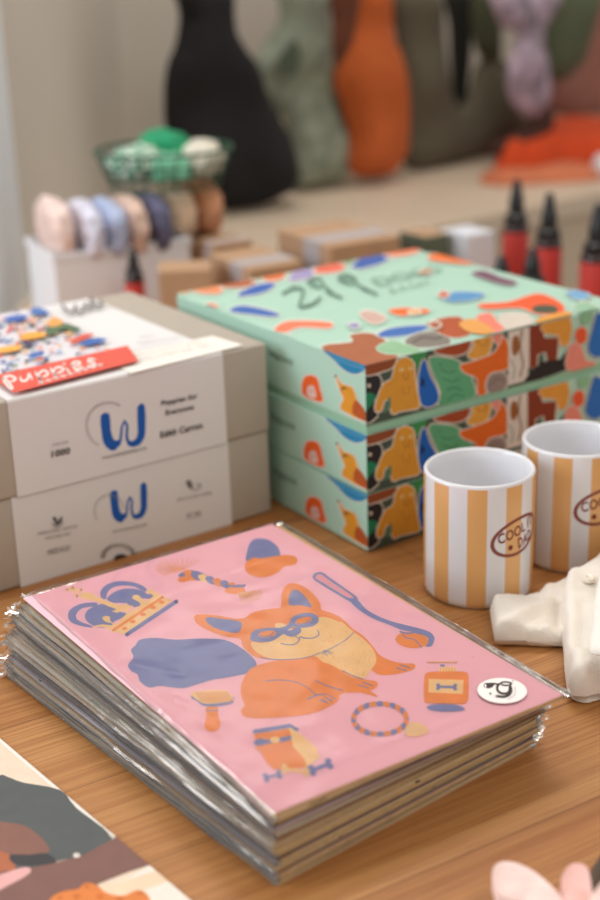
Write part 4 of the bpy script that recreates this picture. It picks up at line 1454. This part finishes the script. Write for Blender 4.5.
# ------------------------------------------------------------------ pale pink blossom, lower right
PET = mat('pale_pink_petal', (244, 212, 204), 0.7, 0.12, 60, sheen=.2)
ft = at_z(585, 930, 0.03)
flt = thing('artificial_flower', (ft.x, ft.y, 0), 'pale pink cloth blossom at the lower right corner', 'flower')
ctr = at_z(590, 925, 0.018)
def petal(pxs, z, mtl, name='petal', parent=flt, th=0.0012, curl=0.006):
    pts_ = [at_z(x, y, z) for x, y in smooth_pts(pxs, 4)]
    pl = [(p.x, p.y) for p in pts_]
    mb = MB()
    puff(mb, Vector((0, 0, z)), X3, Y3, Z3, pl, th, th, 0.006, 0.003, mtl, 0.002, 60, seed=len(COL.objects),
         extra=lambda x, y: -curl * min(1.5, ((x - pl[0][0]) ** 2 + (y - pl[0][1]) ** 2) / 0.0009) + .002)
    return mb.build(name, parent, smooth=True, angle=80)
petal([(575, 915), (545, 880), (520, 864), (500, 862), (492, 872), (496, 890), (505, 898), (530, 905), (555, 930)], .022, PET)
petal([(560, 935), (530, 905), (508, 895), (500, 905), (520, 935), (560, 955)], .014, mat('petal_white', (244, 222, 220), .7))
petal([(585, 925), (566, 905), (561, 880), (570, 865), (582, 864), (589, 872), (592, 900)], .026, mat('rose_petal', (232, 184, 176), .7, .1, 60))
petal([(590, 935), (585, 910), (595, 890), (615, 872), (630, 890), (610, 930)], .030, PET)
petal([(570, 960), (575, 930), (600, 905), (640, 900), (660, 930), (610, 965)], .034, mat('petal_deep', (224, 168, 158), .7, .1, 60))
mb = MB()
mb.tube([at_z(585, 935, .02), at_z(592, 895, .014), at_z(598, 872, .01), at_z(612, 850, .006)], 0.0035, mat('brown_stem', (86, 70, 58), .8))
mb.build('stem', flt, smooth=True)

# ------------------------------------------------------------------ dropper bottles with red labels
REDL = mat('red_label', (198, 62, 56), .5)
AMB = mat('dark_amber_glass', (40, 20, 20), .12, spec=.6)
BPL = mat('black_plastic', (20, 20, 24), .3)
def bottle(px, py, z, r, caph, label, hb=None):
    """px,py: image point of the shoulder's middle, at height z"""
    P = at_z(px, py, z)
    t = thing('spray_bottle', (P.x, P.y, 0), label, 'bottle', 'small dark bottles with red labels')
    MB().lathe((P.x, P.y, 0), [(r * .8, 0), (r * .97, .0015), (r, .005), (r, z - .006), (r * .93, z - .001), (r * .7, z + .003), (r * .5, z + .005), (r * .48, z + .011)], AMB, 36).build('glass_body', t, smooth=True)
    MB().lathe((P.x, P.y, 0), [(r * 1.01, .008), (r * 1.012, .0082), (r * 1.012, z - .009), (r * 1.01, z - .0088)], REDL, 36, cap=False).build('paper_label', t, smooth=True)
    c = caph
    MB().lathe((P.x, P.y, z), [(r * .84, .002), (r * .88, .004), (r * .82, c * .20), (r * .58, c * .25), (r * .58, c * .52), (r * .50, c * .60), (r * .38, c * .80), (r * .30, c * .96), (r * .2, c), (.0002, c + .001)], BPL, 28).build('nozzle_cap', t, smooth=True)
    return t
bottle(516, 224, .085, .0165, .056, 'dark bottle with red label and black nozzle, leftmost of the tall three')
bottle(548.5, 239, .085, .0165, .055, 'dark bottle with red label, middle of the tall three behind the mint boxes')
bottle(597, 253, .085, .0185, .056, 'dark bottle with red label cut by the right edge of the picture')
bottle(532, 282, .085, .0150, .036, 'low dark bottle with only its black nozzle showing between two red labels')
bottle(501, 280, .083, .0145, .026, 'low dark bottle tip peeking over the mint box left of the red labels')
bottle(134, 274, .085, .0110, .030, 'slim dark bottle behind the grey puzzle cartons')

# ------------------------------------------------------------------ kraft gift cartons behind the boxes
KR = mat('kraft_carton', (182, 146, 114), .8, .06, 30)
KRD = mat('kraft_side_dark', (150, 106, 70), .8, .06, 30)
TAPE = mat('grey_label_band', (176, 168, 168), .6)
def carton(px, py, z, a, b, hgt, label, yaw=YW, band=True, m=KR):
    """px,py: image point of the near left top corner"""
    P = at_z(px, py, z)
    e, n = frame(yaw)
    t = thing('kraft_carton', (P.x, P.y, z - hgt), label, 'box', 'small kraft cartons behind the puzzle boxes')
    mb = MB()
    mb.box(P, e, n, a, b, z - hgt, z, m, .001)
    mb.build('carton', t)
    if band:
        mb = MB()
        mb.box(P + e * a * -.012 + n * b * .18, e, n, a * 1.024, b * .3, z - hgt + .0005, z + .0007, TAPE, .0003)
        mb.build('paper_band', t)
    return t
carton(158, 272, .105, .056, .05, .105, 'small kraft carton behind the grey puzzle cartons, leftmost of the kraft ones', .05, False)
carton(214, 246, .100, .05, .05, .10, 'small kraft carton just right of the folded cloths, behind the others', .5)
carton(250, 270, .105, .065, .10, .105, 'kraft carton with a grey band behind the left corner of the mint boxes', .5)
carton(330, 247, .118, .09, .12, .118, 'long kraft carton with grey band behind the back edge of the mint lid', .5)
# dark green and white cartons by the bottles
P = at_z(426, 238, .10)
gb_ = MB().box(P, E1, N1, .036, .05, 0, .10, mat('dark_green_card', (92, 104, 86), .7), .001)
gb_.box(P + E1 * .001 + N1 * .001, E1, N1, .034, .048, .10, .1005, KR)
tag(gb_.build('green_carton', base=(P.x, P.y, 0)), 'small dark green carton with kraft top behind the mint boxes', 'box')
P = at_z(468, 236, .10)
tag(MB().box(P, E1, N1, .042, .05, 0, .10, mat('cool_white_card', (222, 226, 234), .5), .001).build('white_carton', base=(P.x, P.y, 0)), 'small white carton just left of the red-labelled bottles', 'box')

# ------------------------------------------------------------------ white bin, folded cloths, gingham basket
bx = at_z(100, 250, .105)
bx.z = 0
be, bn = frame(0.45)
WB = mat('white_bin_plastic', (238, 242, 248), .5)
t = thing('storage_bin', (bx.x + .06, bx.y + .08, -0.0), 'white storage bin under the folded cloths, left behind the grey cartons', 'bin')
O_ = bx - be * .055
bz = .105
mb = MB()
BA, BB = .165, .11
for (o_, a_, b_) in ((O_, BA, .003), (O_ + bn * (BB - .003), BA, .003), (O_ + bn * .003, .003, BB - .006), (O_ + be * (BA - .003) + bn * .003, .003, BB - .006)):
    mb.box(o_, be, bn, a_, b_, 0.0, bz, WB, .0006)
mb.box(O_ + be * .003 + bn * .003, be, bn, BA - .006, BB - .006, 0, .003, WB)
mb.build('bin_shell', t)
mb = MB()
for (o_, a_, b_) in ((O_ - be * .002 - bn * .002, BA + .004, .005), (O_ + bn * (BB - .003) - be * .002, BA + .004, .005), (O_ - be * .002 + bn * .003, .005, BB - .006), (O_ + be * (BA - .003) + bn * .003, .005, BB - .006)):
    mb.box(o_, be, bn, a_, b_, bz - .006, bz + .001, WB, .0008)
mb.build('rim', t)
def cloth_roll(u_, v_, z, lu, lv, lz, c, label, rot=0.0):
    c3 = O_ + be * u_ + bn * v_ + Z3 * z
    B = bmesh.new()
    bmesh.ops.create_icosphere(B, subdivisions=4, radius=1)
    for v in B.verts:
        p = v.co
        q = Vector((abs(p.x) ** .7 * (1 if p.x > 0 else -1), abs(p.y) ** .7 * (1 if p.y > 0 else -1), abs(p.z) ** .8 * (1 if p.z > 0 else -1)))
        q *= 1 + .10 * noise.noise(p * 3 + Vector((u_ * 90, v_ * 40, z * 30)))
        q.z += .10 * math.sin(q.z * 14) * (1 - abs(p.z))
        v.co = Vector((q.x * lu, q.y * lv, q.z * lz))
    e2 = be * math.cos(rot) + bn * math.sin(rot)
    n2 = -be * math.sin(rot) + bn * math.cos(rot)
    M = Matrix(((e2.x, n2.x, 0, c3.x), (e2.y, n2.y, 0, c3.y), (0, 0, 1, c3.z), (0, 0, 0, 1)))
    mb = MB()
    mb.bm(B, mat('cloth_%d_%d_%d' % c, c, .9, .22, 70, bump=.3, bscale=200), M)
    o = mb.build('folded_cloth', base=c3, smooth=True, angle=60)
    tag(o, label, 'cloth', 'folded patterned cloths in the white bin')
cl = [(.018, .03, .123, (232, 208, 200), 'blush pink folded cloth at the left end of the bin'), (.050, .02, .118, (214, 214, 230), 'pale lilac folded cloth second from the left in the bin'),
      (.078, .02, .118, (176, 188, 218), 'light blue folded cloth in the middle of the bin'), (.104, .02, .118, (214, 184, 168), 'tan folded cloth right of the blue one in the bin'),
      (.132, .02, .118, (96, 96, 122), 'dark navy patterned folded cloth in the bin')]
for u_, v_, z, c, lb_ in cl:
    cloth_roll(u_, v_ + .018, z + .004, .0136, .052, .034, c, lb_, .0)
cloth_roll(.172, .075, .125, .022, .045, .033, (228, 200, 172), 'cream folded cloth bulging at the right end of the bin', .1)
cloth_roll(.216, .085, .125, .017, .042, .033, (214, 158, 122), 'peach folded cloth beyond the right rim of the bin', .1)
# shelf block that carries the right-hand cloths
tag(MB().box(O_ + be * (BA + .004) + bn * .03, be, bn, .07, .11, 0, .09, KR, .001).build('kraft_carton', base=O_), 'kraft carton under the cream and peach cloths right of the bin', 'box')
# basket
bc = at_z(165, 178, .165)
BZ0 = .155
t = thing('wire_basket', (bc.x, bc.y, BZ0), 'round wire basket holding green and white gingham cloth, on top of the folded cloths', 'basket')
rx, ry = .082, .07
WI = mat('dark_green_wire', (40, 84, 66), .4)
def oval(s_, z, n_=40):
    return [Vector((bc.x + rx * s_ * math.cos(2 * math.pi * k / n_), bc.y + ry * s_ * math.sin(2 * math.pi * k / n_), z)) for k in range(n_)]
mb = MB(); mb.tube(oval(1.0, BZ0 + .045), .0022, WI, closed=True); mb.build('rim', t, smooth=True)
mb = MB()
for z, s_ in ((.002, .8), (.016, .86), (.030, .93)):
    mb.tube(oval(s_, BZ0 + z), .0012, WI, closed=True)
a_, b_ = oval(.8, BZ0 + .002, 24), oval(1.0, BZ0 + .045, 24)
for k in range(24):
    mb.tube([a_[k], b_[k]], .001, WI, 6)
mb.build('wire_mesh', t, smooth=True)
def gingham():
    m = bpy.data.materials.new('green_gingham')
    m.use_nodes = True
    nt = m.node_tree
    b = nt.nodes['Principled BSDF']
    b.inputs['Roughness'].default_value = .9
    tc = nt.nodes.new('ShaderNodeTexCoord')
    c = nt.nodes.new('ShaderNodeTexChecker')
    c.inputs['Scale'].default_value = 120
    c.inputs['Color1'].default_value = srgb((40, 140, 100))
    c.inputs['Color2'].default_value = srgb((214, 224, 212))
    nt.links.new(tc.outputs['Object'], c.inputs['Vector'])
    nt.links.new(c.outputs['Color'], b.inputs['Base Color'])
    return m
def blob(name, cx, cy, z, lx, ly, lz, m, label, grp, cat='cloth', seed=0):
    B = bmesh.new()
    bmesh.ops.create_icosphere(B, subdivisions=4, radius=1)
    for v in B.verts:
        p = v.co.copy()
        q = p * (1 + .22 * noise.noise(p * 2.2 + Vector((seed, 0, 0))))
        v.co = Vector((q.x * lx, q.y * ly, max(q.z, -.55) * lz))
    mb = MB(); mb.bm(B, m, Matrix.Translation((cx, cy, z)))
    o = mb.build(name, base=(cx, cy, z), smooth=True, angle=80)
    return tag(o, label, cat, grp)
GG = gingham()
blob('bandana', bc.x - .030, bc.y - .012, BZ0 + .030, .036, .040, .022, GG, 'green gingham cloth at the left in the wire basket', 'cloths in the wire basket', seed=1)
blob('bandana', bc.x - .004, bc.y + .034, BZ0 + .036, .036, .028, .026, mat('green_cloth', (38, 150, 104), .9, .15, 60), 'plain bright green cloth at the back of the wire basket', 'cloths in the wire basket', seed=2)
blob('bandana', bc.x + .046, bc.y - .002, BZ0 + .030, .026, .036, .024, mat('ivory_cloth', (218, 212, 196), .9, .1, 60), 'ivory cloth at the right in the wire basket', 'cloths in the wire basket', seed=3)
blob('bandana', bc.x + .010, bc.y - .030, BZ0 + .024, .024, .026, .020, mat('mint_cloth', (120, 190, 156), .9, .3, 90), 'pale mint cloth at the front of the wire basket', 'cloths in the wire basket', seed=4)

# ------------------------------------------------------------------ bags and cloths on the back counter
def hang(name, pxs, dn, front, back, c, label, cat='bag', var=.12, s=.05, step=.018, rough=.9, fold=.012, scale=90, seed=0, parent=None):
    """outline read against the vertical plane at depth dn, parallel to the wall"""
    O_ = WN * dn
    N_ = -WN
    U_ = WE
    pl = []
    for x, y in smooth_pts(pxs, 3):
        P = at_plane(x, y, O_, N_) - O_
        pl.append((P.dot(U_), max(P.z, .002)))
    mb = MB()
    m = c if not isinstance(c, tuple) else mat('fabric_%d_%d_%d' % c, c, rough, var, scale, bump=.3, bscale=150)
    puff(mb, O_, U_, Z3, N_, pl, front, back, s, step, m, fold, 9, seed=seed)
    if parent is not None:
        return mb.build(name, parent, smooth=True, angle=80)
    cx = sum(p[0] for p in pl) / len(pl)
    base = O_ + U_ * cx
    o = mb.build(name, base=(base.x, base.y, 0), smooth=True, angle=80)
    return tag(o, label, cat)
c5 = Z(150, 0, 2.4)
c6 = Z(370, 0, 2.609)
bdm = bd - .02
hang('shoulder_bag', c5((60, -40), (70, 30), (62, 100), (40, 160), (33, 230), (38, 320), (60, 400), (110, 450), (170, 500), (240, 500), (320, 470), (338, 420), (330, 330), (300, 260), (262, 205), (235, 140), (200, 90), (188, 20), (190, -40)),
     bdm, .05, .02, (17, 16, 19), 'tall black fabric bag with a narrow neck, leftmost on the counter', fold=.03)
hang('shoulder_bag', c5((310, -40), (312, 40), (285, 90), (250, 150), (248, 180), (262, 220), (300, 262), (330, 300), (332, 360), (322, 420), (330, 462), (385, 470), (440, 455), (470, 400), (470, 330), (450, 250), (436, 200), (436, 100), (430, 30), (430, -40)),
     bdm + .07, .04, .03, (134, 142, 126), 'sage green fabric bag with a dark opening, between the black and orange bags', fold=.03, var=.35, scale=30)
hang('shoulder_bag', c5((470, -40), (468, 60), (448, 150), (444, 210), (462, 260), (478, 330), (476, 400), (500, 425), (560, 425), (600, 400), (612, 330), (605, 200), (590, 120), (575, 60), (560, -40)),
     bdm + .02, .045, .03, (186, 90, 36), 'rust orange fabric bag with a drawn-in top', fold=.02)
hang('shoulder_bag', c6((20, -30), (55, 40), (75, 120), (80, 250), (80, 380), (100, 440), (180, 445), (250, 420), (330, 400), (380, 380), (400, 300), (370, 180), (300, 140), (262, 240), (238, 275), (215, 265), (200, 180), (190, 80), (170, -30)),
     bdm + .06, .025, .03, (90, 84, 68), 'olive brown bag with a wide open strap right of the orange bag', fold=.02)
hang('fabric_strap', c6((190, -30), (205, 60), (210, 180), (222, 275), (250, 270), (262, 180), (270, 60), (270, -30)), bdm + .10, .01, .01, (30, 30, 24), 'black strap hanging behind the olive bag', 'strap')
hang('scarf', c6((320, -30), (325, 30), (345, 70), (385, 90), (370, 140), (355, 200), (365, 260), (400, 300), (440, 300), (465, 250), (462, 160), (455, 80), (490, 20), (490, -30)),
     bdm - .06, .02, .02, (160, 144, 160), 'lilac and white flecked cloth hanging above the orange cloth', 'scarf', var=.75, scale=28, fold=.03)
hang('shoulder_bag', c6((460, -30), (465, 60), (462, 160), (470, 210), (520, 200), (560, 150), (585, 60), (590, -30)), bdm + .02, .03, .03, (84, 92, 70), 'dark olive green bag hanging right of the lilac cloth', fold=.02)
hang('scarf', c6((270, -30), (272, 120), (310, 160), (330, 180), (345, 120), (330, -30)), bdm + .05, .02, .02, (70, 74, 52), 'moss green cloth behind the flecked lilac one', 'scarf')
hang('scarf', c6((560, 60), (540, 160), (470, 210), (460, 290), (560, 300), (650, 260), (660, -30), (590, -30)), bdm + .10, .02, .02, (150, 100, 88), 'dusty rose cloth hanging at the right edge', 'scarf')
hang('shoulder_bag', c6((440, 240), (400, 330), (330, 370), (300, 400), (380, 410), (450, 370), (480, 310)), bdm - .05, .02, .02, (70, 44, 36), 'dark brown cloth bunched under the lilac one', 'cloth')
hang('dark_opening_patch', c5((305, 150), (325, 120), (350, 95), (358, 130), (350, 180), (325, 178)), bdm + .022, .004, .004, (74, 86, 70), 'dark green patch painted as the shade in the opening of the sage bag', 'patch', s=.01)  # dark patch: shade inside the bag's opening put into its colour
hang('fabric_strap', c5((436, -40), (436, 60), (440, 150), (452, 160), (478, 120), (496, 60), (500, -40)), bdm - .045, .008, .008, (96, 50, 28), 'dark brown strap hanging over the left of the orange bag', 'strap', s=.02)
# heaps lying on the counter
def heap(pxs, z, hgt, c, label, s=.05, seed=1, name='folded_cloth'):
    pl = [at_z(x, y, 0.001) for x, y in smooth_pts(pxs, 3)]
    mb = MB()
    puff(mb, Vector((0, 0, .001)), X3, Y3, Z3, [(p.x, p.y) for p in pl], hgt, 0, s, .02, mat('fabric_%d_%d_%d' % c, c, .9, .12, 40), .015, 9, seed=seed)
    c0_ = sum(pl, Vector()) / len(pl)
    tag(mb.build(name, base=(c0_.x, c0_.y, 0), smooth=True, angle=80), label, 'cloth')
heap([(492, 172), (505, 158), (530, 151), (560, 147), (610, 143), (640, 150), (640, 165), (600, 168), (540, 168), (510, 172)], 0, .062, (206, 72, 26), 'bright orange cloth heaped at the right end of the counter')
heap([(478, 182), (500, 172), (520, 174), (560, 168), (600, 170), (600, 180), (540, 184), (505, 186)], 0, .018, (206, 120, 84), 'faded orange cloth lying flat in front of the bright orange heap', .03, 2)
P = at_z(604, 178, 0.0)
mb = MB()
B = bmesh.new(); bmesh.ops.create_uvsphere(B, u_segments=24, v_segments=16, radius=.022)
for v in B.verts:
    v.co += v.co.normalized() * .0012 * math.sin(8 * math.atan2(v.co.y, v.co.x))
mb.bm(B, mat('white_cotton_ball', (232, 230, 236), .8), Matrix.Translation((P.x, P.y, .022)))
tag(mb.build('toy_ball', base=(P.x, P.y, 0), smooth=True, angle=80), 'white ball on the pale counter at the right edge', 'ball')
